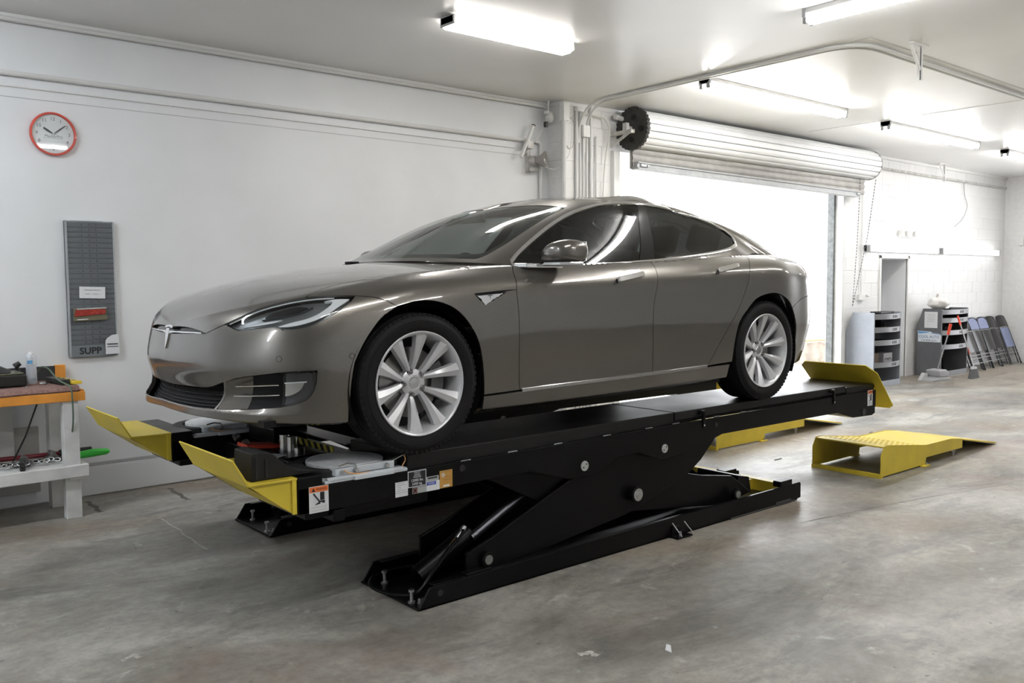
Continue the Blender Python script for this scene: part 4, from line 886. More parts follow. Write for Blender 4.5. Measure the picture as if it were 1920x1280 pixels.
DOOR_R = cv([(156, 16.4), (157.82, 24.21), (160.85, 33.14), (165.36, 43.72), (167.74, 50.4), (170.84, 56.59), (175.5, 62.1), (177.5, 65.5)])
RA = inv(GL, [(2.565, .16), (2.568, .30), (2.578, .45), (2.622, .577), (2.763, .698), (2.94, .756), (3.12, .742), (3.265, .650), (3.345, .497), (3.362, .30), (3.352, .18)], (0, 2), (140, 236), (0, 60))
ARCH_REAR = cv(RA)
# ---------------------------------------------------------------- car: outer panels
def pocket(G, N, outer, inner, d, m_wall, m_floor, parent, name_wall, name_floor, flr=True):
    """recess behind an opening: sloping walls from the outline to a smaller outline at depth d"""
    k = 60
    def rs(P):
        Q = np.concatenate([P, P[:1]]); s = np.concatenate([[0], np.cumsum(np.linalg.norm(np.diff(Q*WS, axis=0), axis=1))])
        t = np.linspace(0, s[-1], k, endpoint=False); return np.stack([np.interp(t, s, Q[:, 0]), np.interp(t, s, Q[:, 1])], 1)
    A, B = rs(outer), rs(inner); PA, PB = ev(G, A), ev(G, B); nb = ev(N, B); nb /= np.linalg.norm(nb, axis=1, keepdims=True); PB = PB-nb*d
    V = np.concatenate([PA, PB]); F = [(i, (i+1) % k, k+(i+1) % k, k+i) for i in range(k)]
    res = []
    for s in (S_NEAR, S_FAR):
        b = MB(); b.add([tuple(p) for p in V*s], F); res.append(b.build(name_wall, m_wall, parent, smooth=True))
        if flr:
            data = cut(G, N, inner, gap=0, flange=False, offset=-d)
            v, n, f = data; mesh_from(name_floor, v*s, n*s, [t[::-1] for t in f] if s[1] < 0 else f, m_floor, parent)
    return res
def scale_poly(P, kx, ky, dx=0, dy=0):
    c = P.mean(0); return (P-c)*[kx, ky]+c+[dx, dy]
# hood
both('hood', cut(GL, NL, ring_poly(SLOT_UP, HL_A, HL_B, HOODREAR, ln([(106.3, 88), (0, 88)], 60), ln([(0, 88), (0, 56.5)], 12))), PAINT, car)
# black slot over the nose, badge bar
slot = ring_poly(SLOT_UP, SLOT_LO[::-1], ln([(0, 48.7), (0, 56.5)], 6))
both('nose_slot', cut(GL, NL, slot, gap=0, offset=-.018, flange=False), GLOSSB, car)
# front bumper with openings
GR = ring_poly(cv([(0, 26.4), (15, 26.6), (28.94, 27.0), (36.95, 29.1)]), cv([(36.95, 29.1), (34.2, 17.2)], 6), cv([(34.2, 17.2), (23.3, 16.6), (8, 16.5), (0, 16.5)]), ln([(0, 16.5), (0, 26.4)], 6))
FOG = ring_poly(cv([(38.2, 29.3), (43.9, 30.8), (54.8, 32.1), (61.5, 32.7), (71.3, 32.9)]), cv([(71.3, 32.9), (70.6, 28.1), (68.4, 23.9), (64.8, 21.5), (59.7, 19.8)]), cv([(59.7, 19.8), (48, 18.3), (35.4, 17.2)]), cv([(35.4, 17.2), (38.2, 29.3)], 6))
BUMP = ring_poly(ln([(0, 0), (82.4, 0)], 120), ARCH_F, SPLIT[::-1], LAMP_LOW, HL_A[:7][::-1], SLOT_LO[::-1], ln([(0, 48.7), (0, 26.4)], 12), GR[:1], GR[1:-6], ln([(0, 16.5), (0, 0)], 8))
BUMP = ring_poly(ln([(0, 0), (82.4, 0)], 120), ARCH_F, SPLIT[::-1], LAMP_LOW, cv([(36.4, 53.0), (27.35, 47.85)], 8), SLOT_LO[::-1], ln([(0, 48.7), (0, 26.4)], 12),
                 cv([(0, 26.4), (15, 26.6), (28.94, 27.0), (36.95, 29.1)]), cv([(36.95, 29.1), (34.2, 17.2)], 6), cv([(34.2, 17.2), (23.3, 16.6), (8, 16.5), (0, 16.5)]), ln([(0, 16.5), (0, 0)], 8))
bumper = both('front_bumper', cut(GL, NL, BUMP, [FOG], depth=.02), PAINT, car)
# lower grille: recessed black mesh with fine bars
both('lower_grille', cut(GL, NL, GR, gap=-.004, offset=-.05, flange=False), GRILLE, car)
gb = MB()
for v in (17.6, 18.9, 20.2, 21.5, 22.8, 24.1, 25.4):
    P = ev(GL, [(u, v+(.06*max(0, u-28))) for u in np.linspace(0, 35.5, 16)])-ev(NL, [(u, v) for u in np.linspace(0, 35.5, 16)])*.045
    gb.tube([tuple(p) for p in (P*S_NEAR)[::-1]]+[tuple(p) for p in P[1:]], .0035, 5)
gb.build('grille_bars', BLACKP, car, smooth=True)
# side intakes: painted duct wall, black back, two bright fins, fog lamp
for s in (S_NEAR, S_FAR): pass
pocket(GL, NL, FOG, ring_poly(cv([(47, 30.2), (54.8, 31.0), (61.5, 31.5), (69.5, 31.6)]), cv([(69.5, 31.6), (69, 27.6), (67, 24.4), (64, 22.6), (59.7, 21)]), cv([(59.7, 21), (52, 20.0), (44.5, 19.2)]), cv([(44.5, 19.2), (47, 30.2)], 6)), .055, PAINT, BLACKP, car, 'brake_duct', 'intake_back')
def on_side(P, s): return [tuple(p) for p in np.asarray(P)*s]
for s in (S_NEAR, S_FAR):
    for v0, v1 in ((27.6, 28.3), (24.3, 25.0)):
        uv = np.stack([np.linspace(41.5 if v0 > 26 else 40.2, 58.5, 14), np.linspace(v0, v1, 14)], 1)
        P = ev(GL, uv)-ev(NL, uv)*.012; b = MB(); b.tube(on_side(P, s), .0042, 6); b.build('intake_fin', CHROME, car, smooth=True)
# fog lamp lens + bowl
FL = ring_poly(ln([(60.3, 32.0), (70.6, 32.3)], 8), cv([(70.6, 32.3), (70.1, 28.2), (68, 24.3), (64.6, 22.2), (59.6, 20.6)]), ln([(59.6, 20.6), (60.3, 32.0)], 8))
for s in (S_NEAR, S_FAR):
    v, n, f = cut(GL, NL, FL, gap=0, offset=-.006, depth=.03); fl = mesh_from('fog_lamp', v*s, n*s, [t[::-1] for t in f] if s[1] < 0 else f, LENS, car)
    v, n, f = cut(GL, NL, scale_poly(FL, .97, .97), gap=0, offset=-.042, flange=False); mesh_from('lamp_bowl', v*s, n*s, [t[::-1] for t in f] if s[1] < 0 else f, mat('dark_lamp_bowl', (.10, .10, .105), .35, .5), fl)
    RB = ring_poly(ln([(60.4, 28.6), (67, 28.9)], 6), cv([(67, 28.9), (65.5, 26.5), (62.5, 24.8), (60.1, 24.4)]), ln([(60.1, 24.4), (60.4, 28.6)], 5))
    v, n, f = cut(GL, NL, RB, gap=0, offset=-.022, depth=.016); mesh_from('reflector', v*s, n*s, [t[::-1] for t in f] if s[1] < 0 else f, mat('bright_reflector', (.75, .75, .73), .18, .9), fl)
    uv = np.stack([np.linspace(60.4, 67.8, 8), np.linspace(28.9, 29.2, 8)], 1); b = MB(); b.tube(on_side(ev(GL, uv)-ev(NL, uv)*.012, s), .003, 6); b.build('light_guide', LEDW, fl, smooth=True)
# headlights: dark bowl, bright light-guide blade, projector, clear lens
LAMP = ring_poly(LAMP_TOP, LAMP_LOW)
for s in (S_NEAR, S_FAR):
    fl_ = lambda f: [t[::-1] for t in f] if s[1] < 0 else f
    v, n, f = cut(GL, NL, LAMP, gap=.0025, offset=0, depth=.05); hl = mesh_from('headlight', v*s, n*s, fl_(f), LENS, car)
    v, n, f = cut(GL, NL, LAMP, gap=.003, offset=-.035, flange=False); mesh_from('lamp_bowl', v*s, n*s, fl_(f), mat('headlight_bowl', (.16, .165, .17), .3, .4), hl)
    # hockey-stick light guide: along the lower edge then up the outer edge
    LG = ring_poly(cv([(57.5, 48.9), (60.5, 48.3), (67.5, 49.2), (73.0, 51.4), (78.6, 55.3), (81.6, 57.3)]), cv([(81.6, 57.3), (76.5, 58.6), (72.5, 58.6)]), cv([(72.5, 58.6), (75.4, 57.4), (72.0, 53.6), (67.6, 51.3), (62, 50.2), (57.5, 48.9)]))
    v, n, f = cut(GL, NL, LG, gap=0, offset=-.010, depth=.014); mesh_from('light_guide', v*s, n*s, fl_(f), LEDW, hl)
    LG2 = ring_poly(cv([(44, 50.0), (50, 50.6), (56, 51.2), (58.5, 52.2)]), cv([(58.5, 52.2), (52, 51.9), (44, 50.0)]))
    v, n, f = cut(GL, NL, LG2, gap=0, offset=-.012, depth=.012); mesh_from('reflector_strip', v*s, n*s, fl_(f), LEDW, hl)
    for (a, b_, c, d) in ((52, 55, 66.5, 58.6),):
        PR = ring_poly(cv([(50.5, 54.3), (57, 54.6), (64, 55.4), (68.5, 57.6)]), cv([(68.5, 57.6), (64, 59.4), (57, 58.2), (52, 56.2), (50.5, 54.3)]))
        v, n, f = cut(GL, NL, PR, gap=0, offset=-.020, depth=.014); mesh_from('projector_bank', v*s, n*s, fl_(f), REFLR, hl)
        PR2 = scale_poly(PR, .82, .72); v, n, f = cut(GL, NL, PR2, gap=0, offset=-.014, depth=.010); mesh_from('projector_lens', v*s, n*s, fl_(f), GLOSSB, hl)
    EDGE = cv([(38, 53.4), (43.66, 56.9), (49.7, 59.9), (59.75, 61.6), (68, 61.2), (76, 59.4)]); b = MB(); b.tube(on_side(ev(GL, EDGE)-ev(NL, EDGE)*.012, s), .0035, 6); b.build('light_blade', LEDW, hl, smooth=True)
# fenders
SHELF_F = cv([(121.2, 65.5), (119.5, 68.0), (116.5, 69.5), (114.4, 68.6)])
side_pair('fender', cut(GL, NL, ring_poly(SPLIT, ARCH_R, ln([(110.3, 16.4), (120.1, 16.4)], 24), DOOR_F, SHELF_F, HL_B[::-1], cv([(66, 62.6), (72.07, 60.9), (83.67, 57.76)], 6))), PAINT, car)
# doors
BELT = 65.5
fd = side_pair('front_door', cut(GL, NL, ring_poly(DOOR_F[::-1], ln([(120.1, 16.4), (143.95, 16.4)], 48), DOOR_B, ln([(145.85, BELT), (121.2, BELT)], 48))), PAINT, car)
rd = side_pair('rear_door', cut(GL, NL, ring_poly(DOOR_B[::-1], ln([(143.95, 16.4), (156, 16.4)], 24), DOOR_R, ln([(177.5, BELT), (145.85, BELT)], 48))), PAINT, car)
# rocker panels
ra0 = ARCH_REAR[np.argmin(np.abs(ARCH_REAR[:30, 1]-16))]
side_pair('rocker_panel', cut(GL, NL, ring_poly(ARCH_RB[::-1], ln([(110.3, 15.6), (163.4, 15.6)], 90), ln([(163.4, 15.6), (163.2, 0)], 10), ln([(163.2, 0), (110.4, 0)], 90))), PAINT, car)
for s in (S_NEAR, S_FAR):
    uv = np.stack([np.linspace(120.4, 155.8, 60), np.full(60, 16.1)], 1); P = ev(GL, uv); n = ev(NL, uv)
    b = MB(); h = np.array([0, 0, .0105])
    b.v = on_side(np.concatenate([P-h+n*.001, P-h*.8+n*.007, P+h*.8+n*.007, P+h+n*.001]), s); k = 60
    b.f = [(j*k+i, j*k+i+1, (j+1)*k+i+1, (j+1)*k+i) for j in range(3) for i in range(k-1)]; b.build('sill_trim', CHROME, car, smooth=True)
# rear quarter, tailgate, rear bumper
i0 = int(np.argmin(np.abs(ARCH_REAR[:20, 1]-17))); AR = ARCH_REAR[i0:]
j1 = int(np.argmin(np.abs(AR[30:, 1]-41))+30); SEAM = [tuple(AR[j1]), (205, 43.5), (214, 44.5), (232, 45)]
side_pair('rear_quarter_panel', cut(GL, NL, ring_poly(DOOR_R, ln([(177.5, BELT), (184, 70), (205, 72), (232, 72)], 18), ln([(232, 72), (232, 45)], 24), cv(SEAM, 8)[::-1], AR[:j1+1][::-1], ln([tuple(AR[0]), (156, 16.4)], 6))), PAINT, car)
both('rear_bumper', cut(GL, NL, ring_poly(cv(SEAM, 8), ln([(232, 45), (288, 45)], 30), ln([(288, 45), (288, 0)], 24), ln([(288, 0), (201.5, 0)], 60), AR[j1:][::-1])), PAINT, car)
both('tailgate', cut(GL, NL, ring_poly(ln([(232, 45), (288, 45)], 30), ln([(288, 45), (288, 88)], 20), ln([(288, 88), (215, 88)], 40), ln([(215, 88), (208, 72), (232, 72)], 14), ln([(232, 72), (232, 45)], 24))), PAINT, car)
for s in (S_NEAR, S_FAR):
    TL = ring_poly(cv([(222, 50.5), (236, 50), (262, 50), (262, 56), (240, 57.5), (219, 58.5), (222, 50.5)]))
    v, n, f = cut(GL, NL, TL, gap=0, offset=.004, depth=.012); mesh_from('tail_light', v*s, n*s, [t[::-1] for t in f] if s[1] < 0 else f, REDL, car)
# wheel-arch liners and floor pan
for s in (-1, 1):
    for cx, r, half in ((0.0, .395, .95), (2.96, .400, .955)):
        b = MB(); prof = [(r, half-.012), (r, .60)]; n = 40
        for rr, yy in prof+[(0.02, .60)]:
            b.v += [(cx+rr*math.cos(a), s*yy, .35+rr*math.sin(a)) for a in np.linspace(-.45, PI+.45, n)]
        b.f = [(j*n+i, j*n+i+1, (j+1)*n+i+1, (j+1)*n+i) for j in range(2) for i in range(n-1)]
        b.build('wheel_arch_liner', BLACKP, car, smooth=True)
b = MB(); b.box(-.75, -.40, -.78, .78, .19, .22); b.box(.40, 2.55, -.86, .86, .15, .19); b.box(3.37, 3.75, -.70, .70, .24, .28); b.box(-.40, .40, -.58, .58, .19, .22); b.box(2.55, 3.37, -.58, .58, .2, .24)
b.build('floor_pan', BLACKP, car)
# ---------------------------------------------------------------- car: greenhouse
DLO_XZ = [(.700, .955), (.781, 1.010), (1.035, 1.147), (1.268, 1.246), (1.478, 1.306), (1.70, 1.345), (1.915, 1.358), (2.14, 1.351), (2.42, 1.322), (2.69, 1.268), (2.86, 1.206), (2.925, 1.155), (2.885, 1.115), (2.70, 1.073), (2.40, 1.035), (2.09, 1.005), (1.805, .984), (1.456, .964), (.93, .949)]
DX = crom(DLO_XZ[:11], 8); DX2 = crom(DLO_XZ[10:13], 8); DX3 = crom(DLO_XZ[12:]+[DLO_XZ[0]], 8)
DLO_C = np.concatenate([DX, DX2[1:], DX3[1:-1]])
DLO = inv(GU, DLO_C, (0, 2), (64, 236), (0, 36))
WIND = ring_poly(ln([(0, 1.4), (44, 1.4)], 40), cv([(44, 1.4), (52, 1.3), (57.4, 1.9), (60.3, 5.1), (63.2, 9.4), (65.4, 15.3), (64.2, 20.6), (62.0, 23.6), (54, 25.4), (42, 26.6), (31.3, 26.6), (22.4, 26.2), (7.5, 26.0), (0, 26.0)]), ln([(0, 26), (0, 1.4)], 12))
RGL = ring_poly(cv([(288, 3.5), (262, 3.2), (240, 3.5), (231, 6), (228, 14), (230, 22), (240, 28), (262, 30), (288, 30.5)]), ln([(288, 30.5), (288, 3.5)], 12))
GU_ALL = ring_poly(ln([(0, 0), (288, 0)], 288), ln([(288, 0), (288, 3.5)], 3), RGL[:-12], ln([(288, 30.5), (288, 48)], 10), ln([(288, 48), (0, 48)], 144), ln([(0, 48), (0, 26)], 12), WIND[::-1][12:], ln([(0, 1.4), (0, 0)], 3))
both('roof', cut(GU, NU, GU_ALL, [DLO], gap=0, depth=.02), PAINT, car)
both('windshield', cut(GU, NU, WIND, gap=.003, offset=-.002, depth=.004), WGLASS, car)
both('rear_window', cut(GU, NU, RGL, gap=.003, offset=-.002, depth=.004), SGLASS, car)
# black frit band round the windscreen, just under the glass
WIN2 = ring_poly(ln([(0, 3.4), (42, 3.4)], 40), cv([(42, 3.4), (52, 3.6), (56.5, 4.6), (59.3, 8.6), (61.6, 13.3), (61.4, 18.5), (58.5, 22.0), (50, 24.0), (40, 25.0), (28, 25.2), (12, 25.1), (0, 25.1)]), ln([(0, 25.1), (0, 3.4)], 10))
WB = ring_poly(WIN2[:-10], ln([(0, 25.1), (0, 26)], 3), WIND[::-1][12:], ln([(0, 1.4), (0, 3.4)], 3))
both('windshield_border', cut(GU, NU, WB, gap=0, offset=-.006, flange=False), GLOSSB, car)
# cowl between hood and windscreen
CW = ring_poly(HOODREAR[::-1], cv([(114.4, 68.6), (116.5, 69.5), (118.5, 70.5)]), cv([(118.5, 70.5), (117, 75), (114.5, 82), (114, 88)]), ln([(114, 88), (106.3, 88)], 6))
both('cowl', cut(GL, NL, CW, gap=-.006, offset=-.012, flange=False), BLACKP, car)
# side glass split at the B pillar
BP0, BP1 = [(1.735, .97), (1.80, 1.15), (1.945, 1.345)], [(1.885, .97), (1.925, 1.15), (2.025, 1.345)]
def dlo_part(keep, name, m, off):
    P = [p for p in DLO_C if keep(p)]
    return P
def clip(P, L, keep_right):
    (xa, za), (xb, zb) = L[0], L[-1]
    f = lambda p: (p[0]-(xa+(xb-xa)*(p[1]-za)/(zb-za)))*(1 if keep_right else -1)
    out = []
    for p, q in zip(P, np.roll(P, -1, 0)):
        a, c = f(p), f(q)
        if a >= 0: out.append(p)
        if a*c < 0: out.append(p+(q-p)*a/(a-c))
    return np.array(out)
def split(lo, hi, b0, b1):
    """the stretch of the window opening between two slanted lines"""
    P = DLO_C
    if b0: P = clip(P, b0, True)
    if b1: P = clip(P, b1, False)
    return P
GD = ev(GU, inv(GU, np.array([p for p in DLO_C[::3]]+[DLO_C.mean(0)*(1-t)+q*t for q in DLO_C[::5] for t in (.3, .7)]), (0, 2), (64, 236), (0, 36)))
qx, qz = GD[:, 0]-1.8, GD[:, 2]-1.15; QC = np.linalg.lstsq(np.stack([np.ones(len(qx)), qx, qz, qx*qx, qx*qz, qz*qz], 1), GD[:, 1], rcond=None)[0]   # one smooth curve for all the side glass
def close_poly(P): return inv(GU, P, (0, 2), (64, 236), (0, 36))
for name, b0, b1, m, off in (('front_side_window', None, BP0, FGLASS, -.006), ('pillar_cover', BP0, BP1, GLOSSB, -.004), ('rear_side_window', BP1, None, SGLASS, -.006)):
    P = split(0, 0, b0, b1); n = len(P); Q = []
    for i in range(n):
        Q.append(P[i]); d = np.linalg.norm(P[(i+1) % n]-P[i])
        k = int(d/.04)
        for j in range(1, k): Q.append(P[i]+(P[(i+1) % n]-P[i])*j/k)
    V, N, F = cut(GU, NU, close_poly(np.array(Q)), gap=.0015, offset=off, depth=.006)
    nf = len({i for f in F if len(f) == 3 for i in f}); gx, gz = V[:, 0]-1.8, V[:, 2]-1.15
    ns = np.stack([-(QC[1]+2*QC[3]*gx+QC[4]*gz), np.ones(len(V)), -(QC[2]+QC[4]*gx+2*QC[5]*gz)], 1); top = (N*ns).sum(1) > .6*np.linalg.norm(ns, axis=1); N[top] = ns[top]
    side_pair(name, (V, N, F), m, car)
# bright surround of the side windows
PD = ev(GU, DLO); nD = ev(NU, DLO); nD /= np.linalg.norm(nD, axis=1, keepdims=True); kD = len(PD)
tD = np.roll(PD, -1, 0)-np.roll(PD, 1, 0); tD /= np.linalg.norm(tD, axis=1, keepdims=True); oD = np.cross(tD, nD)
if ((PD-PD.mean(0))*oD).sum() < 0: oD = -oD
wid = np.where(DLO_C[:, 1] < np.interp(DLO_C[:, 0], [.7, 1.8, 2.9], [.97, 1.0, 1.14]), .022, .021)[:, None]
for s in (S_NEAR, S_FAR):
    b = MB(); R4 = [PD-oD*.003-nD*.004, PD-oD*.001+nD*.004, PD+oD*wid*.5+nD*.006, PD+oD*wid+nD*.003, PD+oD*(wid+.001)-nD*.004]
    b.v = on_side(np.concatenate(R4), s); b.f = [(j*kD+i, j*kD+(i+1) % kD, (j+1)*kD+(i+1) % kD, (j+1)*kD+i) for j in range(4) for i in range(kD)]
    b.build('window_surround', CHROME, car, smooth=True, angle=50)
# panel joint lines on the roof: glass roof edge
# door handles
for s in (-1, 1):
    for d, (x0, z0, x1, z1) in zip((fd, rd), ((1.40, .858, 1.655, .893), (2.385, .915, 2.635, .950))):
        par = d[0] if s < 0 else d[1]
        A = inv(GL, [(x0, z0), (x1, z1)], (0, 2), (120, 180), (40, 64)); pa, pb = ev(GL, A); m = (pa+pb)/2; dx = (pb-pa); L_ = np.linalg.norm(dx); dx /= L_
        nn = ev(NL, A).mean(0); nn /= np.linalg.norm(nn); up = np.cross(nn, dx) if True else 0
        if up[2] < 0: up = -up
        def hp(a, b_, c): p = m+dx*a+up*b_+nn*c; return (p[0], s*p[1], p[2])
        out = [(-L_/2, -.012), (-L_/2+.02, -.018), (L_/2-.012, -.015), (L_/2, -.006), (L_/2+.004, .013), (L_/2-.01, .018), (-L_/2+.03, .018), (-L_/2+.008, .010)]
        b = MB(); k = len(out)
        for c, q in ((-.002, 1.0), (.012, 1.0), (.016, .9)): b.v += [hp(p*q, r*q, c) for p, r in out]
        b.f = [(j*k+i, j*k+(i+1) % k, (j+1)*k+(i+1) % k, (j+1)*k+i) for j in range(2) for i in range(k)]+[tuple(range(2*k, 3*k)), tuple(range(k-1, -1, -1))]
        b.build('door_handle', CHROME, par)
        b = MB(); b.v = [hp(p, r, .002) for p, r in [(-L_/2-.035, -.024), (-L_/2-.004, -.026), (-L_/2+.012, -.012), (-L_/2+.004, .008), (-L_/2-.012, -.004)]]; b.f = [(0, 1, 2, 3, 4)]; b.build('handle_recess', GLOSSB, par)
# mirrors
MX = .112
for s in (-1, 1):
    pts = []; MP = np.array
    b = MB(); rings = []
    # shell: sections from the inner end to the outer end, each a rounded outline in x (fore-aft) and z
    for t, sx, sz, xo, zo in ((0, .040, .022, .815, .985), (.05, .070, .036, .81, .992), (.3, .098, .060, .812, 1.012), (.62, .102, .068, .825, 1.022), (.88, .090, .062, .842, 1.022), (.97, .065, .046, .853, 1.018), (1.0, .035, .028, .858, 1.012)):
        y = .885+.225*t; k = 20
        rings.append([(MX+xo+sx*math.copysign(abs(math.cos(a))**.8, math.cos(a))*(1.0 if math.cos(a) > 0 else 1.05), s*y, zo+sz*math.copysign(abs(math.sin(a))**.7, math.sin(a))) for a in np.linspace(0, 2*PI, k, endpoint=False)])
    for r in rings: b.v += r
    b.f = [(j*k+i, j*k+(i+1) % k, (j+1)*k+(i+1) % k, (j+1)*k+i) for j in range(len(rings)-1) for i in range(k)]+[tuple(range(k-1, -1, -1)), tuple(range((len(rings)-1)*k, len(rings)*k))]
    mr = b.build('side_mirror', PAINT, car, smooth='all'); sd = mr.modifiers.new('sub', 'SUBSURF'); sd.levels = sd.render_levels = 1
    b = MB(); b.prism([(.84, s*.93), (.85, s*1.06), (.885, s*1.112), (.985, s*1.108), (1.02, s*1.06), (1.015, s*.93)], .938, .962, 'xy'); b.build('mirror_base', SATIN, mr, bevel=.008)
    b = MB(); b.prism([(.70, s*.845), (.74, s*.915), (.93, s*.95), (1.00, s*.93), (.98, s*.86), (.90, s*.835)], .930, .955, 'xy'); b.build('mirror_arm', CHROME, mr, bevel=.006)
    b = MB(); b.box(1.018, 1.027, min(s*.91, s*1.09), max(s*.91, s*1.09), .965, 1.075); b.build('mirror_glass', CHROME, mr, bevel=.004)
# fender badge: bright triangle with black top line
for s in (S_NEAR, S_FAR):
    B1 = inv(GL, [(.352, .785), (.548, .799), (.405, .735)], (0, 2), (100, 125), (30, 60)); BT = inv(GL, [(.345, .792), (.62, .812)], (0, 2), (100, 125), (30, 60))
    TRI = np.concatenate([ln([B1[0], B1[1]], 12)[:-1], ln([B1[1], B1[2]], 8)[:-1], ln([B1[2], B1[0]], 8)[:-1]])
    v, n, f = cut(GL, NL, TRI, gap=.004, offset=.005, depth=.006); fb = mesh_from('fender_badge', v*s, n*s, [t[::-1] for t in f] if s[1] < 0 else f, mat('white_metal_badge', (.72, .74, .76), .25, .6), car)
    v, n, f = cut(GL, NL, TRI, gap=-.004, offset=.003, depth=.004); mesh_from('badge_frame', v*s, n*s, [t[::-1] for t in f] if s[1] < 0 else f, BLACKP, fb)
    L0 = ln([BT[0], BT[1]], 10); P = ev(GL, L0)+ev(NL, L0)*.004; b = MB(); b.tube(on_side(P, s), [.004]*8+[.003, .002, .001], 6); b.build('badge_line', BLACKP, fb, smooth=True)
    # little T
    def bp(x, z): q = inv(GL, [(x, z)], (0, 2), (100, 125), (30, 60)); p = (ev(GL, q)+ev(NL, q)*.0062)[0]*s; return tuple(p)
    b = MB(); T = [(.437+(a_-.430)*.75, .773+(z_-.772)*.75) for a_, z_ in [(.405, .786), (.420, .7875), (.438, .788), (.455, .7885), (.452, .784), (.434, .783), (.431, .755), (.428, .783), (.410, .782)]]
    b.v = [bp(*q) for q in T]; b.f = [(0, 1, 7, 8), (1, 2, 5, 7), (2, 3, 4, 5), (7, 5, 6)]; b.build('emblem', BLACKP, fb)
# nose emblem: slim chrome T standing in the slot and running down the nose
NE = MB()
def npnt(y, z, out):
    q = inv(GL, [(abs(y), z)], (1, 2), (0, 40), (24, 62)); p = (ev(GL, q)+ev(NL, q)*out)[0]; return (p[0], math.copysign(p[1], y) if y else 0.0, p[2])
def plate(L, R, o0, o1):
    A = [npnt(y, z, o1) for y, z in L]; B_ = [npnt(y, z, o1) for y, z in R]; A0 = [npnt(y, z, o0) for y, z in L]; B0 = [npnt(y, z, o0) for y, z in R]
    n = len(L); NE.add(A+B_+A0+B0, [(i, i+1, n+i+1, n+i) for i in range(n-1)]+[(i, i+1, 2*n+i+1, 2*n+i) for i in range(n-1)]+[(n+i, n+i+1, 3*n+i+1, 3*n+i) for i in range(n-1)])
zz = np.linspace(.628, .525, 10); ww = np.array([.020, .0225, .022, .020, .0175, .015, .012, .009, .006, .002])
plate([(-w_, z) for w_, z in zip(ww, zz)], [(w_, z) for w_, z in zip(ww, zz)], 0, .007)
em = NE.build('nose_emblem', CHROME, car, smooth=True)
NE = MB(); yy = np.linspace(-.36, .36, 33); wz = np.interp(np.abs(yy), [0, .03, .08, .36], [.016, .012, .005, .0028])
zt = np.interp(np.abs(yy), [0, .19, .29, .36, .40], [.6155, .616, .6175, .616, .614])
plate([(y, z+.002) for y, z in zip(yy, zt)], [(y, z-w_) for y, z, w_ in zip(yy, zt, wz)], -.002, .006)
NE.build('nose_bar', CHROME, em, smooth=True)
NE = MB(); yy = np.linspace(-.052, .052, 9); plate([(y, .643-.08*abs(y)) for y in yy], [(y, .634-.10*abs(y)) for y in yy], -.004, .006); NE.build('emblem_cap', CHROME, em, smooth=True)
# parking sensors on the bumper
for u, v in ((59.4, 36.9), (83.1, 36.6)):
    for s in (S_NEAR, S_FAR):
        p = ev(GL, [(u, v)])[0]; n = ev(NL, [(u, v)])[0]; n /= np.linalg.norm(n); b = MB(); b.cyl((p-n*.004)*s, (p+n*.0012)*s, .0125, n=20); se = b.build('parking_sensor', PAINT, car)
        b = MB(); V = Vector((p+n*.0012)*s); nn = Vector(n*s); t = nn.orthogonal().normalized(); q = nn.cross(t); b.tube([V+(t*math.cos(a)+q*math.sin(a))*.013 for a in np.linspace(0, 2*PI, 20, endpoint=False)], .0012, 5, True); b.build('sensor_ring', BLACKP, se)
# wipers at the cowl
b = MB(); b.box(.27, .33, .18, .26, .968, .984); b.build('washer_nozzle', BLACKP, car, bevel=.006)
# ---------------------------------------------------------------- car: interior
b = MB(); b.prism([(.52, .60), (.50, .93), (.75, .965), (1.00, .945), (1.10, .86), (1.06, .60)], -.76, .76, 'xz'); b.build('dashboard', INTD, car, bevel=.02)
b = MB(); b.box(1.02, 1.04, -.17, .17, .76, 1.0); b.build('centre_screen', GLOSSB, car, bevel=.005)
st = MB(); M_ = Matrix.Translation((1.22, .38, .88)) @ Matrix.Rotation(math.radians(-65), 4, 'Y')
st.tube([M_ @ Vector((.18*math.cos(a), .18*math.sin(a), 0)) for a in np.linspace(0, 2*PI, 28, endpoint=False)], .016, 8, True)
st.tube([M_ @ Vector((-.17, 0, 0)), M_ @ Vector((.17, 0, 0))], .022, 8); st.tube([M_ @ Vector((0, 0, 0)), M_ @ Vector((0, 0, -.2))], .03, 8); st.build('steering_wheel', INTD, car, smooth=True)
def seat(x, y, rear=False):
    b = MB(); w_ = .25
    b.box(x-.02, x+.50, y-w_, y+w_, .36, .52); R_ = Matrix.Translation((x+.50, y, .47)) @ Matrix.Rotation(math.radians(20), 4, 'Y')
    b.box(-.06, .07, -w_+.01, w_-.01, 0, .62, R_)
    o = b.build('seat', SEATM, car, bevel=.05, seg=4); h = MB(); h.box(-.05, .06, -.13, .13, .64, .86, R_); h.build('headrest', SEATM, o, bevel=.04, seg=4); return o
for y in (-.38, .38): seat(1.30, y)
for y in (-.40, 0, .40): seat(2.20, y)
b = MB(); b.box(2.85, 3.8, -.68, .68, .93, .97); b.build('parcel_shelf', INTD, car)
b = MB(); b.tube([(1.10, 0, 1.30), (1.08, 0, 1.27)], .01, 6); b.box(1.06, 1.085, -.12, .12, 1.235, 1.295); b.build('rear_view_mirror', INTD, car, bevel=.012)
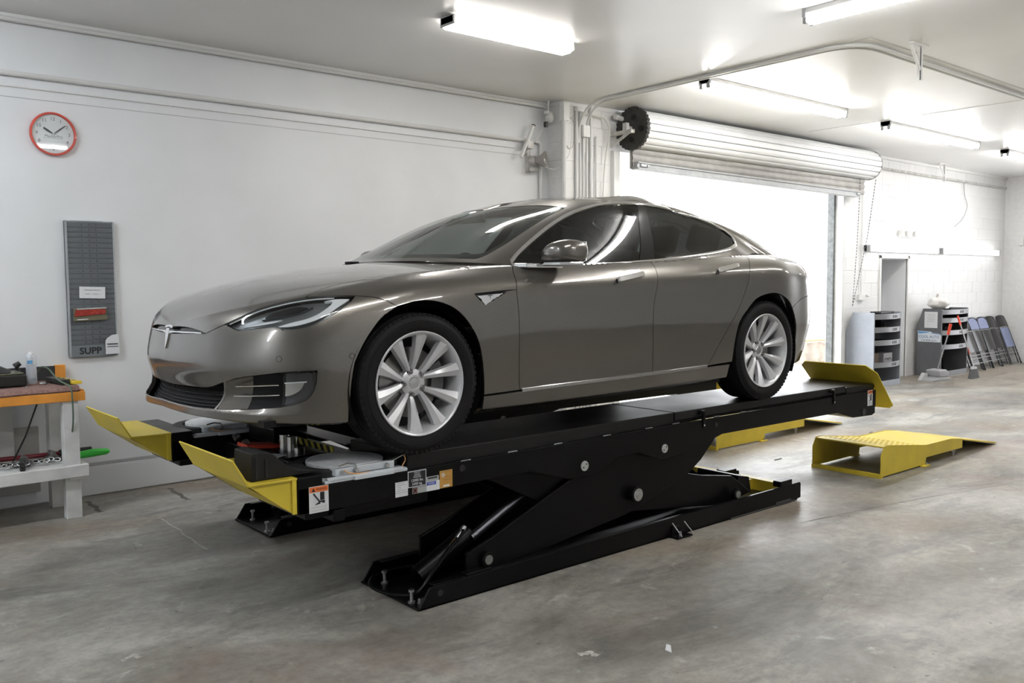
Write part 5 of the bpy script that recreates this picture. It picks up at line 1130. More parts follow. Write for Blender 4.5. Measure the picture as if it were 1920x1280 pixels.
# ---------------------------------------------------------------- car: wheels
def make_wheel(x, s, parent):
    """a wheel about its own axle; built facing -y and turned for the far side"""
    e = bpy.data.objects.new('wheel', None); COL.objects.link(e); e.parent = parent; e.empty_display_size = .1
    e.location = (x, s*.905, .352); e.rotation_euler = (0, 0, 0 if s < 0 else PI)
    RT = .352
    # tyre: lathe about y; outer face at y=-.105, inner face at +.14 ; flattened a touch where it stands
    prof = [(.243, -.022), (.249, -.034), (.262, -.048), (.285, -.057), (.310, -.058), (.3125, -.0555), (.3155, -.0570), (.330, -.052), (.338, -.045)]
    tread = []
    yy = -.043
    for k in range(5):
        tread += [(RT-.008+.0075*math.sin(PI*min(1, (yy+.05)/.02)/2), yy), (RT, yy+.012), (RT, yy+.034), (RT-.0075, yy+.036), (RT-.0075, yy+.042)]; yy += .044
    prof2 = [(.338, .180), (.310, .196), (.27, .19), (.243, .170)]
    b = MB(); b.lathe(prof+tread+prof2, 96, axis='y')
    # shoulder blocks cut by lateral grooves
    ty = b.build('tire', RUBBER, e, smooth=True, angle=28)
    sb = MB()
    for k in range(72):
        a = 2*PI*k/72; M = Matrix.Rotation(a, 4, 'Y')
        sb.box(-.0115, .0085, -.0475, -.030, .334, .3505, M)
    sb.build('tread_blocks', RUBBER, ty); tb = ty.children[0]; tb['kind'] = 'stuff'
    # barrel and lip
    b = MB(); b.lathe([(.2615, -.045), (.263, -.052), (.259, -.0555), (.252, -.053), (.247, -.044), (.238, -.020), (.232, .02), (.228, .14), (.244, .17)], 80, axis='y')
    b.build('rim', ALLOY, e, smooth=True, angle=45)
    # ten spokes, each tapering in to the hub with one raised ridge
    ns = 9; first = None
    for k in range(10):
        if k < 2:
            b = MB(); V = []
            for i in range(ns):
                t = i/(ns-1); r = .058+(.2530-.058)*t
                w_lo = -(.010+.006*t+.016*t**2); w_hi = .011+.014*t+.019*t**2
                yb = .014-.060*t**.75
                sh = .020*(1-t)**1.6*(1 if k % 2 else -1)*.5
                rd = w_lo*(.25-.55*t)                      # the ridge wanders across the blade
                row = [(w_lo-.004, yb+.036), (w_lo, yb+.006+.004*(1-t)), (rd, yb-.001), (w_hi, yb+.007+.006*t), (w_hi+.003, yb+.036)]
                V += [(q[0]+sh, min(q[1], .06), r) for q in row]
            m = 5; b.v = V; b.f = [(i*m+j, i*m+j+1, (i+1)*m+j+1, (i+1)*m+j) for i in range(ns-1) for j in range(m-1)]+[tuple(range(m)), tuple(range((ns-1)*m, ns*m))]
            o = b.build('spoke', ALLOY, e, smooth=True, angle=14)
            if k == 0: first = o
            else: second = o
        else:
            src = first if k % 2 == 0 else second
            o = src.copy(); COL.objects.link(o); o.parent = e
        o.rotation_euler = (0, 2*PI*k/10+.06, 0)
    b = MB(); b.lathe([(.0, .012), (.030, .012), (.034, .014), (.038, .010), (.060, .014), (.070, .022), (.073, .055), (.0, .06)], 40, axis='y'); b.build('hub', ALLOY, e, smooth=True)
    b = MB(); b.lathe([(.0, .006), (.026, .0065), (.030, .010), (.031, .014)], 32, axis='y'); b.build('centre_cap', SATIN, e, smooth=True)
    for k in range(5):
        a = 2*PI*k/5+PI/2+.38; cx, cz = .0575*math.cos(a), .0575*math.sin(a)
        b = MB(); b.lathe([(.0165, .034), (.0165, .012), (.0155, .010)], 16, (cx, 0, cz), 'y'); ri = b.build('nut_seat', BLACKP, e, smooth=True)
        b = MB(); b.cyl((cx, .034, cz), (cx, .004, cz), .0115, .0105, 6); b.cyl((cx, .005, cz), (cx, -.003, cz), .0095, .006, 12); b.build('lug_nut', mat('dark_steel_nut', (.30, .29, .29), .3, .9), e, smooth=True)
    b = MB(); b.lathe([(.07, .055), (.178, .055), (.178, .083), (.07, .083), (.07, .055)], 48, axis='y'); b.build('brake_disc', DISC, e, smooth=True)
    b = MB(); b.lathe([(.12, .030), (.195, .030), (.200, .045), (.200, .10), (.12, .10), (.12, .03)], 14, axis='y', a0=-.55 if x < 1 else PI-.55, a1=.55 if x < 1 else PI+.55); b.build('brake_caliper', mat('caliper_grey', (.10, .10, .10), .5, .4), e, smooth=True)
    b = MB(); b.cyl((.0, .12, .0), (.0, .10, 0), .225, n=40); b.build('wheel_back', BLACKP, e)
    b = MB(); a = 1.50; b.tube([(.232*math.cos(a), -.012, .232*math.sin(a)), (.215*math.cos(a), -.03, .215*math.sin(a))], .004, 6); b.build('tire_valve', BLACKP, e)
    return e
for x in (0.0, 2.96):
    for s in (-1, 1): make_wheel(x, s, car)
# ---------------------------------------------------------------- clock
RED = mat('clock_red', (.60, .07, .045), .35, 0, Coat_Weight=.5)
ck_ = thing('wall_clock', 'round red-rimmed wall clock high on the left wall', 'clock', (1.718, YL, 2.798))
b = MB(); b.lathe([(.148, -.004), (.160, -.012), (.163, -.028), (.158, -.040), (.148, -.042), (.144, -.030), (.143, -.020)], 56, axis='y'); b.build('rim', RED, ck_, smooth=True)
b = MB(); b.cyl((0, -.004, 0), (0, -.022, 0), .146, n=56); dial = b.build('dial', mat('dial_white', (.80, .81, .82), .4), ck_)
NUM = mat('dial_grey', (.10, .11, .12), .5); HAND = mat('hand_black', (.01, .012, .012), .4)
for k in range(1, 13):
    a = PI/2-k*PI/6; text(str(k), .036, NUM, dial, (.112*math.cos(a), -.0226, .112*math.sin(a)), TXR)
text('MasterPro', .030, NUM, dial, (.004, -.0226, -.018), TXR, sx=.98)
b = MB(); b.box(-.068, .068, -.0232, -.0222, -.034, -.0325); b.build('dial_rule', NUM, dial)
def hand(ang, L_, w0, nm):
    b = MB(); b.prism([(-.012, -w0*.3), (L_*.55, -w0), (L_, -w0*.7), (L_, w0*.7), (L_*.55, w0), (-.012, w0*.3)], -.029, -.026, 'xz'); o = b.build(nm, HAND, ck_); o.rotation_euler = (0, -ang, 0); return o
hand(PI/2+math.radians(57), .078, .0075, 'hour_hand'); hand(PI/2-math.radians(52), .108, .0045, 'minute_hand')
b = MB(); b.cyl((0, -.025, 0), (0, -.032, 0), .006, n=14); b.build('hub', PAPER, ck_)
b = MB(); b.cyl((0, -.0365, 0), (0, -.038, 0), .1445, n=56); b.build('cover_glass', glass('clock_glass', (.97, .98, .98)), ck_)
# ---------------------------------------------------------------- card rack on the wall
RK = noisy(mat('rack_grey', (.105, .115, .125), .5), 20, .1, .1); RKS = mat('rack_side_grey', (.33, .35, .37), .45)
rk = thing('card_rack', 'tall dark grey slotted card rack on the left wall marked SUPP', 'card rack', (1.768, YL, 1.105))
W_, H_ = .352, 1.050; y0 = -.045
b = MB(); b.box(0, W_, -.022, 0, 0, H_); b.box(0, .014, y0, 0, 0, H_); b.box(W_-.010, W_, y0, 0, 0, H_); b.build('case', RKS, rk, bevel=.002)
b = MB(); b.box(.014, W_-.010, y0+.004, -.02, .0, .090); bs = b.build('bottom_panel', mat('rack_panel_grey', (.17, .19, .205), .45), rk, bevel=.002)
text('SUPP', .070, INK, bs, (.150, y0+.0035, .043), TXR, sx=1.05, bold=.0022); 
first = None
for k in range(24):
    z = .092+.0396*k
    if first is None:
        b = MB(); b.prism([(-.024, 0), (y0+.006, .0), (y0+.004, .034), (y0+.008, .0375), (-.024, .0375)], .014, W_-.010, 'yz'); o = first = b.build('card_pocket', RK, rk)
        mk = MB()
        for x in (.118, .170, .222): mk.box(x-.002, x+.002, y0+.003, y0+.0055, .010, .026)
        mk.build('pocket_slots', INK, o)
    else: o = copy_tree(first, rk)
    o.location = (0, 0, z)
b = MB(); b.box(.05, .28, -.03, -.005, H_, H_+.008); b.build('top_strip', PAPER, rk)
def card(name, label_, cat, x0, x1, z0, z1, m, tilt=0, y=-.049, t=.002):
    c = thing(name, label_, cat, (1.768+(x0+x1)/2, YL+y, 1.105+(z0+z1)/2)); c.rotation_euler = (0, tilt, 0)
    b = MB(); b.box(-(x1-x0)/2, (x1-x0)/2, -t, 0, -(z1-z0)/2, (z1-z0)/2); b.build('sheet', m, c); return c
c = card('notice_card', 'white printed card stuck in the upper slots of the rack', 'card', .082, .270, .452, .542, PAPER, .03)
text('CHARGING RECEIPTS', .0125, NUM, c, (0, -.0025, .018), TXR); text('STAFF   4   DATE  6', .012, NUM, c, (0, -.0025, -.012), TXR)
c = thing('tool_packet', 'red and clear blister packet tucked in the rack slots', 'packet', (1.768+.155, YL-.05, 1.105+.330)); c.rotation_euler = (0, -.03, 0)
b = MB(); b.box(-.122, .120, -.012, .0, -.05, .05); b.build('backing', mat('packet_green', (.14, .13, .08), .3), c, bevel=.002)
b = MB(); b.prism([(-.118, -.012), (.105, -.004), (.11, .035), (-.105, .042)], -.022, -.010, 'xz'); b.build('red_insert', noisy(mat('packet_red', (.30, .035, .025), .25), 30, .3), c, bevel=.002)
b = MB(); b.box(-.10, .115, -.026, -.012, .038, .050); b.build('clear_edge', mat('packet_clear', (.45, .46, .46), .2), c, bevel=.003)
b = MB(); b.box(-.10, -.02, -.0135, -.012, -.040, -.034); b.build('small_print', PAPER, c)
c = thing('paper_note', 'curled white note taped over the lower right corner of the rack', 'paper', (1.768+.258, YL-.050, 1.105+.012))
b = MB(); b.prism([(0, 0), (.098, .0), (.104, .006), (.100, .155), (.05, .150), (.012, .125), (0, .105)], -.003, 0, 'xz'); b.build('sheet', PAPER, c)
b = MB(); b.box(.012, .092, -.0042, -.003, .072, .084); b.box(.012, .094, -.0042, -.003, .055, .062); b.build('small_print', NUM, c)
# ---------------------------------------------------------------- workbench
ORNP = noisy(mat('orange_painted_edge', (.74, .30, .045), .5), 10, .12, .1)
BWHT = noisy(mat('bench_white_paint', (.72, .72, .71), .55), 7, .12, .1, .05)
CARP = noisy(mat('brown_carpet', (.23, .135, .115), .95), 60, .3, .03, .4)
wb = thing('workbench', 'white wooden workbench with orange edges and a brown carpet top', 'workbench', (1.71, 6.75, 0))
def wbx(nm, x0, x1, y0, y1, z0, z1, m, bv=.004): b = MB(); b.box(x0, x1, y0, y1, z0, z1); return b.build(nm, m, wb, bevel=bv)
wbx('front_edge', -3.0, 0, 0, .028, .842, .907, ORNP); wbx('end_edge', -.028, 0, .030, .62, .868, .918, ORNP); wbx('top_board', -3.0, -.03, .03, .635, .862, .905, BWHT)
b = MB(); n = 46
for i in range(n):
    x = -3.0+2.965*i/(n-1); q = .004*math.sin(i*1.3)+.003*math.sin(i*.47)
    for y, z in ((.004+q, .908), (-.004+q, .918), (.010+q, .938+q), (.05, .947+q*.5), (.30, .946), (.625, .945)): b.v.append((x, y, z))
b.f = [(i*6+j, i*6+j+1, (i+1)*6+j+1, (i+1)*6+j) for i in range(n-1) for j in range(5)]+[(0, 1, 2, 3, 4, 5), tuple((n-1)*6+j for j in range(6))]; b.build('carpet_top', CARP, wb, smooth=True)
wbx('leg', -.148, -.046, .012, .10, 0, .842, BWHT); wbx('leg', -.148, -.046, .44, .54, 0, .862, BWHT); wbx('leg', -2.9, -2.8, .012, .10, 0, .842, BWHT)
wbx('shelf_rail', -3.0, 0, -.03, .010, .300, .388, BWHT, .006); wbx('shelf_board', -3.0, .0, .012, .60, .355, .385, BWHT); wbx('shelf_cleat', -.13, -.02, -.022, .008, .285, .302, BWHT)
bk = wbx('back_board', -3.0, -.055, .60, .628, .945, 1.050, mat('board_black', (.018, .018, .02), .6)); wbx('back_board_end', -.055, .018, .598, .632, .955, 1.056, ORNP)
wbx('lower_panel', -.62, -.18, .62, .64, .10, .60, noisy(mat('panel_offwhite', (.45, .44, .42), .6), 4, .1)); wbx('lower_panel', -.60, -.37, .50, .56, .40, .84, mat('panel_mid_grey', (.50, .50, .49), .6))  # off-white and mid-grey boards under the bench
def on(nm, label_, cat, x, y, z, rz=0, group=None): return thing(nm, label_, cat, (x, y, z), rz, group)
t = on('spray_can', 'white spray can standing on the workbench', 'spray can', 1.455, 7.16, .945)
b = MB(); b.lathe([(0, .0), (.033, .0), (.035, .004), (.035, .195), (.033, .203), (.026, .214), (.020, .218), (.0, .219)], 32); b.build('body', mat('can_white', (.58, .61, .65), .35, .2), t, smooth=True)
b = MB(); b.lathe([(.018, .217), (.018, .224), (.012, .232), (.0, .236)], 20); b.build('nozzle_cap', TRIMW, t, smooth=True)
b = MB(); b.lathe([(.0354, .150), (.0354, .174)], 20, a0=-2.5, a1=-1.5); b.build('blue_logo', mat('can_blue', (.10, .30, .52), .4), t, smooth=True)
b = MB(); b.lathe([(.0354, .136), (.0354, .139)], 20, a0=-1.9, a1=-.9); b.lathe([(.0354, .024), (.0354, .044)], 20, a0=-1.9, a1=-.9); b.build('small_print', mat('can_grey', (.30, .36, .42), .4), t, smooth=True)
BLK = mat('scuffed_black_plastic', (.014, .014, .013), .4)
t = on('black_case', 'black plastic case lying at the left end of the workbench', 'case', 1.10, 7.08, .952)
b = MB(); b.box(-.40, .285, -.12, .16, .0, .085); b.build('body', BLK, t, bevel=.012); b = MB(); b.box(-.40, .27, -.11, .15, .085, .094); b.build('lid_rim', mat('rim_olive', (.10, .10, .06), .35), t, bevel=.003)
t = on('grey_device', 'flat dark grey device with a yellow note on top of the black case', 'device', 1.05, 7.10, 1.047)
b = MB(); b.prism([(-.40, .0), (.24, .0), (.245, .022), (.17, .058), (-.40, .058)], -.11, .13, 'xz'); b.build('body', mat('device_grey', (.055, .055, .058), .45), t, bevel=.006)
b = MB(); b.add([(-.05, -.10, .0595), (.14, -.09, .0595), (.12, .04, .0595), (-.07, .03, .0595)], [(0, 1, 2, 3)]); b.build('yellow_note', mat('note_yellow', (.72, .72, .22), .6), t)
t = on('power_strip', 'black and yellow power strip on the right end of the workbench', 'power strip', 1.61, 7.02, .953, .12)
b = MB(); b.box(-.045, .012, -.16, .16, 0, .034); b.build('body', mat('strip_dark', (.022, .026, .022), .45), t, bevel=.003)
b = MB(); b.box(.014, .078, -.20, .24, .0, .022); fc = b.build('yellow_face', mat('strip_yellow', (.75, .55, .05), .45), t, bevel=.003)
for y in (-.11, -.01, .09, .18): b = MB(); b.box(.026, .066, y-.014, y+.014, .0215, .0232); b.build('socket', INK, fc)
pipe('extension_lead', 'green power cord looping over the bench edge down to the shelf', crom([(1.50, 7.20, 1.02), (1.515, 7.17, 1.06), (1.545, 7.10, 1.06), (1.575, 7.00, 1.0), (1.572, 6.90, .985), (1.592, 6.80, .965), (1.612, 6.736, .945), (1.617, 6.725, .86), (1.62, 6.74, .70), (1.612, 6.80, .55), (1.60, 6.86, .46)], 7), .006, mat('cord_green', (.10, .14, .10), .5), 'cord', n=6)
b = MB(); b.cyl((1.60, 6.862, .455), (1.60, 6.87, .41), .014, .022, n=10); o = b.build('plug', mat('plug_green', (.05, .10, .06), .5), smooth=True); tag(o, 'dark green plug at the end of the cord above the bench shelf', 'plug')
pipe('cable', 'black cable slanting under the bench top to the shelf', [(1.42, 6.86, .83), (1.35, 6.92, .60), (1.27, 6.98, .41)], .006, BLK, 'cable', n=6)
t = on('hand_tool', 'small black hand tool leaning behind the spray can', 'tool', 1.40, 7.25, .945)  # black hand tool with a knob head
b = MB(); b.cyl((0, 0, .01), (-.02, 0, .12), .014, n=10); b.cyl((-.035, 0, .125), (.0, 0, .15), .024, .018, 14); b.build('body', BLK, t, smooth=True)
for k, (x, y, nm) in enumerate(((1.505, 7.05, 'small loose grey metal part by the spray can'), (1.36, 6.86, 'tiny silver bolt near the front edge of the carpet'))):
    t = on('metal_part', nm, 'hardware', x, y, .947); b = MB(); b.lathe([(.010, 0), (.024, .0), (.026, .006), (.018, .016), (.010, .016), (.010, 0)] if k == 0 else [(0, 0), (.008, 0), (.008, .012), (0, .014)], 16); b.build('body', ZINC, t, smooth=True)
    if k == 0: b = MB(); b.tube([(.02, 0, .01), (.05, .01, .02), (.07, -.01, .01)], .004, 6); b.build('hook', BLK, t, smooth=True)
# lower shelf: bars, chain, clamps
t = on('pry_bar', 'dark red bar with a black grip lying across the bench shelf', 'bar', 1.2, 7.10, .42)
b = MB(); b.cyl((-1.0, .10, 0), (.45, .0, .0), .018, n=12); b.build('shaft', mat('bar_red', (.16, .012, .02), .35), t, smooth=True); b = MB(); b.cyl((.40, .003, 0), (.625, -.012, 0), .028, n=14); b.build('grip', BLK, t, bevel=.006)
t = on('green_tool', 'long tool with a bright green handle sticking out past the bench leg', 'tool', 1.2, 6.98, .405)
b = MB(); b.box(-1.0, .42, -.012, .012, -.014, .014); b.build('shaft', BLK, t); b = MB(); b.tube([(.40, 0, 0), (.50, 0, .006), (.60, 0, .012), (.70, -.0, .012), (.72, 0, .012)], [.022, .026, .030, .024, .012], 10); b.build('handle', mat('handle_green', (.05, .55, .06), .4), t, smooth=True)
t = on('chain', 'loose steel chain heaped on the bench shelf', 'chain', 1.42, 6.90, .388)
b = MB(); rnd = random.Random(5)
for k in range(26):
    x = -.30+.42*k/25; y = .03*math.sin(k*.9); M = Matrix.Translation((x, y, .018+.012*(k % 2))) @ Matrix.Rotation(rnd.uniform(-.6, .6), 4, 'Z') @ Matrix.Rotation((k % 2)*1.2, 4, 'X')
    b.tube([M @ Vector((.022*math.cos(a), .012*math.sin(a), 0)) for a in np.linspace(0, 2*PI, 10, endpoint=False)], .004, 5, True)
o = b.build('chain_links', STEEL, t, smooth=True); o['kind'] = 'stuff'
for k, (x, y, nm) in enumerate(((1.32, 6.92, 'grey clamp jaw in the middle of the chain on the bench shelf'), (1.52, 7.00, 'grey clamp jaw standing up near the bench leg'), (1.30, 6.80, 'dark ratchet block at the shelf edge'))):
    t = on('clamp', nm, 'clamp', x, y, .388, k*.7); m_ = mat('worn_clamp_grey', (.16, .15, .15), .45, .7) if k < 2 else BLK
    b = MB(); b.prism([(-.05, 0), (.05, 0), (.06, .03), (.03, .075), (.0, .085), (-.01, .05), (-.05, .04)], -.018, .018, 'xz'); b.build('jaw', m_, t, bevel=.006); b = MB(); b.cyl((-.08, 0, .02), (.07, 0, .025), .010, n=10); b.build('screw', m_, t, smooth=True)
# ---------------------------------------------------------------- shelf units by the back wall
CABG = noisy(mat('cabinet_blue_grey', (.30, .325, .37), .42), 5, .08, .08); CABD = noisy(mat('cabinet_dark_grey', (.12, .125, .135), .45), 5, .1, .08); CABI = mat('cabinet_inside_black', (.005, .005, .006), .7, Specular_IOR_Level=.2); LIP = mat('shelf_lip_silver', (.24, .245, .26), .36, .3)
def cabinet(label_, x0, x1, y0, y1, h, m, shelves):
    t = thing('shelf_unit', label_, 'shelf unit', (x0, y0, 0), 0, 'grey shelf units by the back wall'); W_, D_ = x1-x0, y1-y0
    side = [(0, 0), (D_, 0), (D_, h-.30), (D_-.10, h), (.02, h), (0, h-.01)]
    for a in (0, W_-.022): b = MB(); b.prism(side, a, a+.022, 'yz'); b.build('side_panel', m, t, bevel=.003)
    b = MB(); b.box(.022, W_-.022, D_-.02, D_-.005, 0.02, h-.30); b.box(.022, W_-.022, D_-.13, D_-.11, h-.34, h-.02); b.build('back_panel', CABI, t)
    b = MB(); b.box(.022, W_-.022, .0, .02, .0, .085); b.build('plinth', m, t, bevel=.002)
    for k, z in enumerate(shelves):
        n = 14; F_ = [(.022+(W_-.044)*i/n, -.075*math.sin(PI*i/n)**.8 if 0 < i < n else 0) for i in range(n+1)]
        b = MB(); b.prism(F_+[(W_-.022, D_-.03 if z < h-.32 else D_-.14), (.022, D_-.03 if z < h-.32 else D_-.14)], z-.012, z, 'xy'); sh = b.build('shelf', CABI, t)
        b = MB(); A = [(x, y-.002, z-.055) for x, y in F_]+[(x, y-.002, z+.022) for x, y in F_]+[(x, y+.012, z+.026) for x, y in F_]; q = n+1
        b.add(A, [(j*q+i, j*q+i+1, (j+1)*q+i+1, (j+1)*q+i) for j in range(2) for i in range(n)]); b.build('lip', LIP, sh, smooth=True)
        b = MB()
        for i in range(4): x = W_*.50+.042*i; y = -.075*math.sin(PI*(x/W_))**.8-.004; b.box(x, x+.016, y-.001, y+.003, z-.038, z+.008)
        b.build('vent_slots', INK, sh)
    b = MB()
    for x in (.05, W_-.05):
        for i in range(16): b.box(x-.006, x+.006, D_-.024, D_-.018, .12+i*.045, .132+i*.045)
    o = b.build('shelf_holes', LIP, t); o['kind'] = 'stuff'; return t
cabinet('light blue-grey shelf unit with bowed silver shelf lips, nearer the roller door', 12.86, 13.72, 6.70, 7.155, 1.150, CABG, (.36, .70, .90, 1.10))
cabinet('dark grey shelf unit with a paper and a shop sign on its side', 15.12, 16.15, 6.69, 7.11, 1.155, CABD, (.52, .76, .97, 1.11))
t = on('cardboard_box', 'small grey printed box on the lowest shelf of the light shelf unit', 'box', 13.42, 6.86, .361)
b = MB(); b.box(-.13, .15, -.10, .10, 0, .145); b.build('body', mat('box_grey', (.36, .35, .36), .6), t, bevel=.003)
b = MB(); V = [(.01+.045*math.cos(a)-.05, -.1015, .035+.03*math.sin(a)) for a in np.linspace(0, PI, 10)]; b.tube(V, .005, 5); b.tube([(x+.10, y, z) for x, y, z in V], .005, 5); b.build('print', INK, t)
t = on('cardboard_box', 'plain brown box beside the grey box in the light shelf unit', 'box', 13.10, 6.92, .361); b = MB(); b.box(-.14, .12, -.12, .10, 0, .15); b.build('body', mat('box_brown', (.13, .085, .055), .7), t, bevel=.003)
for k, (x, y, z, h) in enumerate(((13.15, 6.95, .701+.2, .06), (13.45, 6.85, .701+.2, .035))):
    t = on('small_bottle', ['dark bottle in the top bay of the light shelf unit', 'squat dark tub in the top bay of the light shelf unit'][k], 'bottle', x, y, z); b = MB(); b.lathe([(0, 0), (.035, 0), (.036, h), (.016, h+.02), (.016, h+.04), (0, h+.04)], 16); b.build('body', mat('dim_bottle', (.04, .04, .04), .4), t, smooth=True)
t = on('flat_tray', 'dark flat tray lying on top of the light shelf unit', 'tray', 13.42, 6.84, 1.127); b = MB(); b.box(-.20, .22, -.06, .12, 0, .03); b.build('body', BLK, t, bevel=.006)
t = on('paper_sheet', 'white printed sheet stuck high on the side of the dark shelf unit', 'paper', 15.118, 6.87, .965); b = MB(); b.box(-.002, 0, -.11, .11, -.137, .137); b.build('sheet', PAPER, t)
b = MB()
for k, z in enumerate((.09, .06, .03, .0, -.03)): b.box(-.003, -.002, -.07, .07-.02*(k % 2), z, z+.006)
b.build('small_print', GREYL, t)
t = on('shop_sign', 'white and blue magnetic shop sign lower on the side of the dark shelf unit', 'sign', 15.117, 6.895, .68)
b = MB(); b.prism([(.20, .095), (.19, .06), (.185, -.092), (-.195, -.092), (-.20, .03), (-.17, .052), (-.06, .062), (-.02, .085)], -.004, 0, 'yz'); b.build('plate', mat('sign_white', (.74, .80, .86), .4), t)
b = MB(); b.prism([(.195, .088), (.17, .045), (.02, .062), (-.02, .075)], -.0052, -.004, 'yz'); b.prism([(-.03, .062), (-.17, .048), (-.195, .028), (-.18, .03), (-.16, .040), (-.03, .052)], -.0054, -.004, 'yz'); b.build('blue_swoosh', mat('sign_blue', (.12, .30, .60), .4), t)
TXS = (PI/2, 0, -PI/2)
text('COOL AUTO', .062, mat('sign_navy', (.05, .09, .26), .4), t, (-.0055, .0, -.005), TXS, sx=.95); text('210.858.2373', .038, mat('sign_dark', (.06, .07, .14), .4), t, (-.0055, .0, -.066), TXS, sx=1.25)
# crumpled white bag on the dark unit
t = on('white_bag', 'crumpled white bag lying on top of the dark shelf unit', 'bag', 15.30, 6.83, 1.145)
bm = bmesh.new(); bmesh.ops.create_icosphere(bm, subdivisions=3, radius=1); from mathutils import noise as mn
for v in bm.verts:
    q = mn.noise(v.co*2.2)*.28+mn.noise(v.co*5)*.10; v.co = Vector((v.co.x*.20, v.co.y*.15, v.co.z*.11))*(1+q)+Vector((0, 0, .10)); v.co.z = max(v.co.z, .0)
me = bpy.data.meshes.new('body'); bm.to_mesh(me); bm.free(); me.materials.append(mat('bag_white', (.72, .71, .69), .5)); o = bpy.data.objects.new('body', me); COL.objects.link(o); o.parent = t; me.polygons.foreach_set('use_smooth', [True]*len(me.polygons))
b = MB(); b.prism([(-.10, .16), (-.05, .15), (-.02, .25), (-.06, .26)], -.015, .015, 'xz'); b.build('handle_flap', mat('bag_print', (.45, .40, .38), .6), t, bevel=.006)
b = MB(); b.prism([(.15, .10), (.20, .12), (.17, .17)], -.02, .02, 'xz'); b.build('dark_tie', BLK, t); b = MB(); b.box(.12, .16, -.03, .0, .12, .15); b.build('red_print', mat('print_red', (.6, .10, .08), .5), t)
# upright dustpan and broom
DP = mat('dustpan_grey', (.36, .365, .38), .45); RH = mat('red_grip', (.75, .07, .03), .4)
t = on('lobby_dustpan', 'grey upright dustpan with a long handle and red grip on the floor', 'dustpan', 14.62, 6.55, 0, -.25)
b = MB(); b.prism([(-.24, .0), (.20, .0), (.21, .035), (.15, .055), (-.06, .06), (-.22, .02)], -.14, .14, 'xz'); b.build('pan', DP, t, bevel=.012)
b = MB(); b.prism([(-.06, .058), (.16, .058), (.17, .13), (.10, .185), (-.08, .17)], -.13, .13, 'xz'); b.build('hood', DP, t, bevel=.02, seg=3)
b = MB(); b.prism([(-.24, .0), (-.08, .0), (-.09, .11), (-.15, .12)], .07, .15, 'xz'); b.build('pan_wing', mat('pan_pale', (.50, .50, .51), .5), t, bevel=.01)
b = MB(); b.cyl((.04, 0, .16), (.22, -.06, .80), .012, n=10); b.build('handle', mat('handle_metal_grey', (.30, .30, .31), .35, .6), t, smooth=True)
b = MB(); b.cyl((.205, -.055, .74), (.245, -.07, .92), .022, .026, n=12); b.build('grip', RH, t, bevel=.006)
t = on('broom', 'angled broom with a red-tipped pole leaning on the dark shelf unit', 'broom', 15.34, 6.24, 0)
b = MB(); b.prism([(-.16, .0), (.15, .0), (.06, .165), (-.09, .165)], -.03, .03, 'xz'); b.build('bristles', noisy(mat('bristle_grey', (.10, .105, .11), .9), 90, .4, .05, .4, stretch=(1, 1, .05)), t)
b = MB(); b.prism([(-.10, .155), (.07, .155), (.03, .20), (-.05, .20)], -.032, .032, 'xz'); b.build('head', DP, t, bevel=.008)
P1 = Vector((.10, .33, 1.03)); P0 = Vector((-.01, .0, .19)); d_ = P1-P0
b = MB(); b.cyl(P0, P0+d_*.82, .011, n=10); b.build('pole', mat('pole_silver', (.48, .47, .47), .35, .7), t, smooth=True); b = MB(); b.cyl(P0+d_*.82, P1, .017, n=10); b.build('grip', RH, t, smooth=True); b = MB(); b.cyl(P0+d_*.25, P0+d_*.36, .0125, n=10); b.build('red_band', mat('band_red', (.45, .10, .08), .4), t, smooth=True)
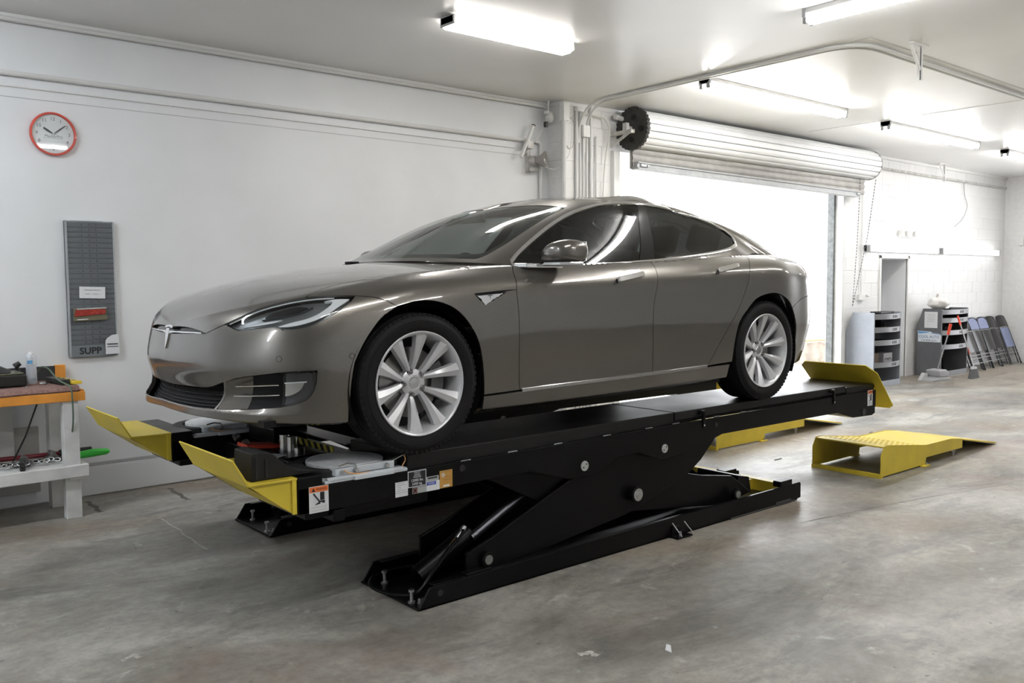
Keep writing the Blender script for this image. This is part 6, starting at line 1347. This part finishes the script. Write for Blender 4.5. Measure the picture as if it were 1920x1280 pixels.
# ---------------------------------------------------------------- folded chairs along the wall
CHF = mat('chair_frame_black', (.012, .012, .013), .3, .3); CHB = mat('chair_black_vinyl', (.008, .007, .007), .22, Specular_IOR_Level=.35); CHU = noisy(mat('chair_blue_cloth', (.20, .23, .36), .75), 60, .15); CHS = mat('chair_shiny_bar', (.45, .45, .46), .25, .9)
def fold_chair(label_, x, y, backm, seatm, lean=-.36, rz=0):
    t = thing('folding_chair', label_, 'folding chair', (x, y, 0), rz, 'folded chairs leaning on the back wall'); t.rotation_euler = (lean, 0, rz)
    U = [(-.225, 0, .012), (-.215, 0, .60), (-.205, 0, .88), (-.17, 0, .965), (-.10, 0, .985), (.10, 0, .985), (.17, 0, .965), (.205, 0, .88), (.215, 0, .60), (.225, 0, .012)]
    b = MB(); b.tube(crom(U, 4), .012, 8); b.build('frame', CHF, t, smooth=True)
    for s in (-1, 1):
        b = MB(); b.tube([(s*.195, .035, .03), (s*.19, .03, .30), (s*.185, .025, .66)], .011, 8); b.build('leg', CHF, t, smooth=True)
        b = MB(); b.cyl((s*.225, 0, .0), (s*.225, 0, .035), .017, n=10); b.build('foot_cap', BLK, t)
    b = MB(); n = 8
    def pane(nm, z0, z1, w0, w1, m, y0_, arch, par):
        b = MB(); V = []; R_ = 7
        for j in range(R_):
            f = j/(R_-1); z = z0+(z1-z0)*f; w_ = w0+(w1-w0)*f
            if arch and f > .6: w_ *= math.sqrt(max(.15, 1-((f-.6)/.4)**2*.75))
            for i in range(n+1): u = -1+2*i/n; V.append((u*w_, y0_-.016*(1-u*u), z))
        k = len(V); V += [(x_, y_+.02, z_) for x_, y_, z_ in V]; q = n+1
        F_ = [(j*q+i, j*q+i+1, (j+1)*q+i+1, (j+1)*q+i) for j in range(R_-1) for i in range(n)]; F_ += [tuple(k+i for i in f[::-1]) for f in F_]
        ed = [j*q for j in range(R_)]+[(R_-1)*q+i for i in range(1, q)]+[j*q+n for j in range(R_-2, -1, -1)]+[i for i in range(n-1, 0, -1)]
        F_ += [(ed[i], ed[(i+1) % len(ed)], k+ed[(i+1) % len(ed)], k+ed[i]) for i in range(len(ed))]; b.add(V, F_); return b.build(nm, m, par, smooth=True)
    pane('backrest', .765, .975, .195, .19, backm, -.008, True, t); pane('seat', .35, .735, .185, .19, seatm, -.012, False, t)
    for z, nm in ((.745, 'bar'), (.295, 'bar'), (.235, 'bar'), (.145, 'bar')): b = MB(); b.cyl((-.205, -.006, z), (.205, -.006, z), .008 if z < .7 else .010, n=8); b.build(nm, CHS, t, smooth=True)
    return t
for k, (x, y_, bm_, sm_, lb) in enumerate(((16.42, 6.78, CHU, CHB, 'folded chair closest to the dark shelf unit, mostly behind it'), (16.62, 6.65, CHB, CHB, 'folded chair with a shiny black back, first in front of the row'), (17.10, 6.69, CHU, CHB, 'folded chair with a blue-grey back, next after the black-backed one'), (17.57, 6.71, CHU, CHB, 'folded chair with a blue-grey back in the middle of the row'), (18.04, 6.75, CHB, CHB, 'dark folded chair half hidden next to the last one in the row'), (18.52, 6.74, CHB, CHU, 'last folded chair by the far corner, with a blue seat'))):
    fold_chair(lb, x, y_, bm_, sm_)
# ---------------------------------------------------------------- outside the door
t = on('concrete_block', 'weathered concrete block standing outside the open doorway', 'concrete block', 16.5, 9.95, -.04)
b = MB(); b.prism([(-.55, 0), (.42, 0), (.43, .20), (.34, .36), (-.05, .43), (-.55, .43)], -.25, .25, 'xz'); b.build('body', noisy(mat('weathered_block', (.34, .29, .24), .8), 6, .3, .1, .2), t, bevel=.02)
pipe('hose', 'orange hose draped over the concrete block outside', crom([(15.8, 9.68, .44), (16.35, 9.66, .435), (16.62, 9.66, .40), (16.86, 9.66, .27), (16.98, 9.64, .0), (17.2, 9.5, -.01)], 8), .028, mat('hose_orange', (.60, .26, .13), .5), 'hose', n=8)
# ---------------------------------------------------------------- bits on the floor
rnd = random.Random(11)
SCR = [(4.35, 4.90, .05, 'dark strip of debris'), (6.80, 4.35, .08, '')]
for k, (px_, py_, s_, lb, m_) in enumerate(((7.12, 4.62, .07, 'dark splinter lying between the two ramps and the lift', BLK), (9.1, 4.75, .05, 'dark scrap on the floor behind the nearer ramp', BLK), (3.05, 2.53, .045, 'pale flat chip on the floor at the bottom of the photo', PAPER))):
    t = on('scrap', lb, 'debris', px_, py_, .001, .4*k); b = MB(); b.prism([(-s_, -.01), (s_*.7, -.014), (s_, .004), (-s_*.4, .016)], 0, .005, 'xy'); b.build('body', m_, t)
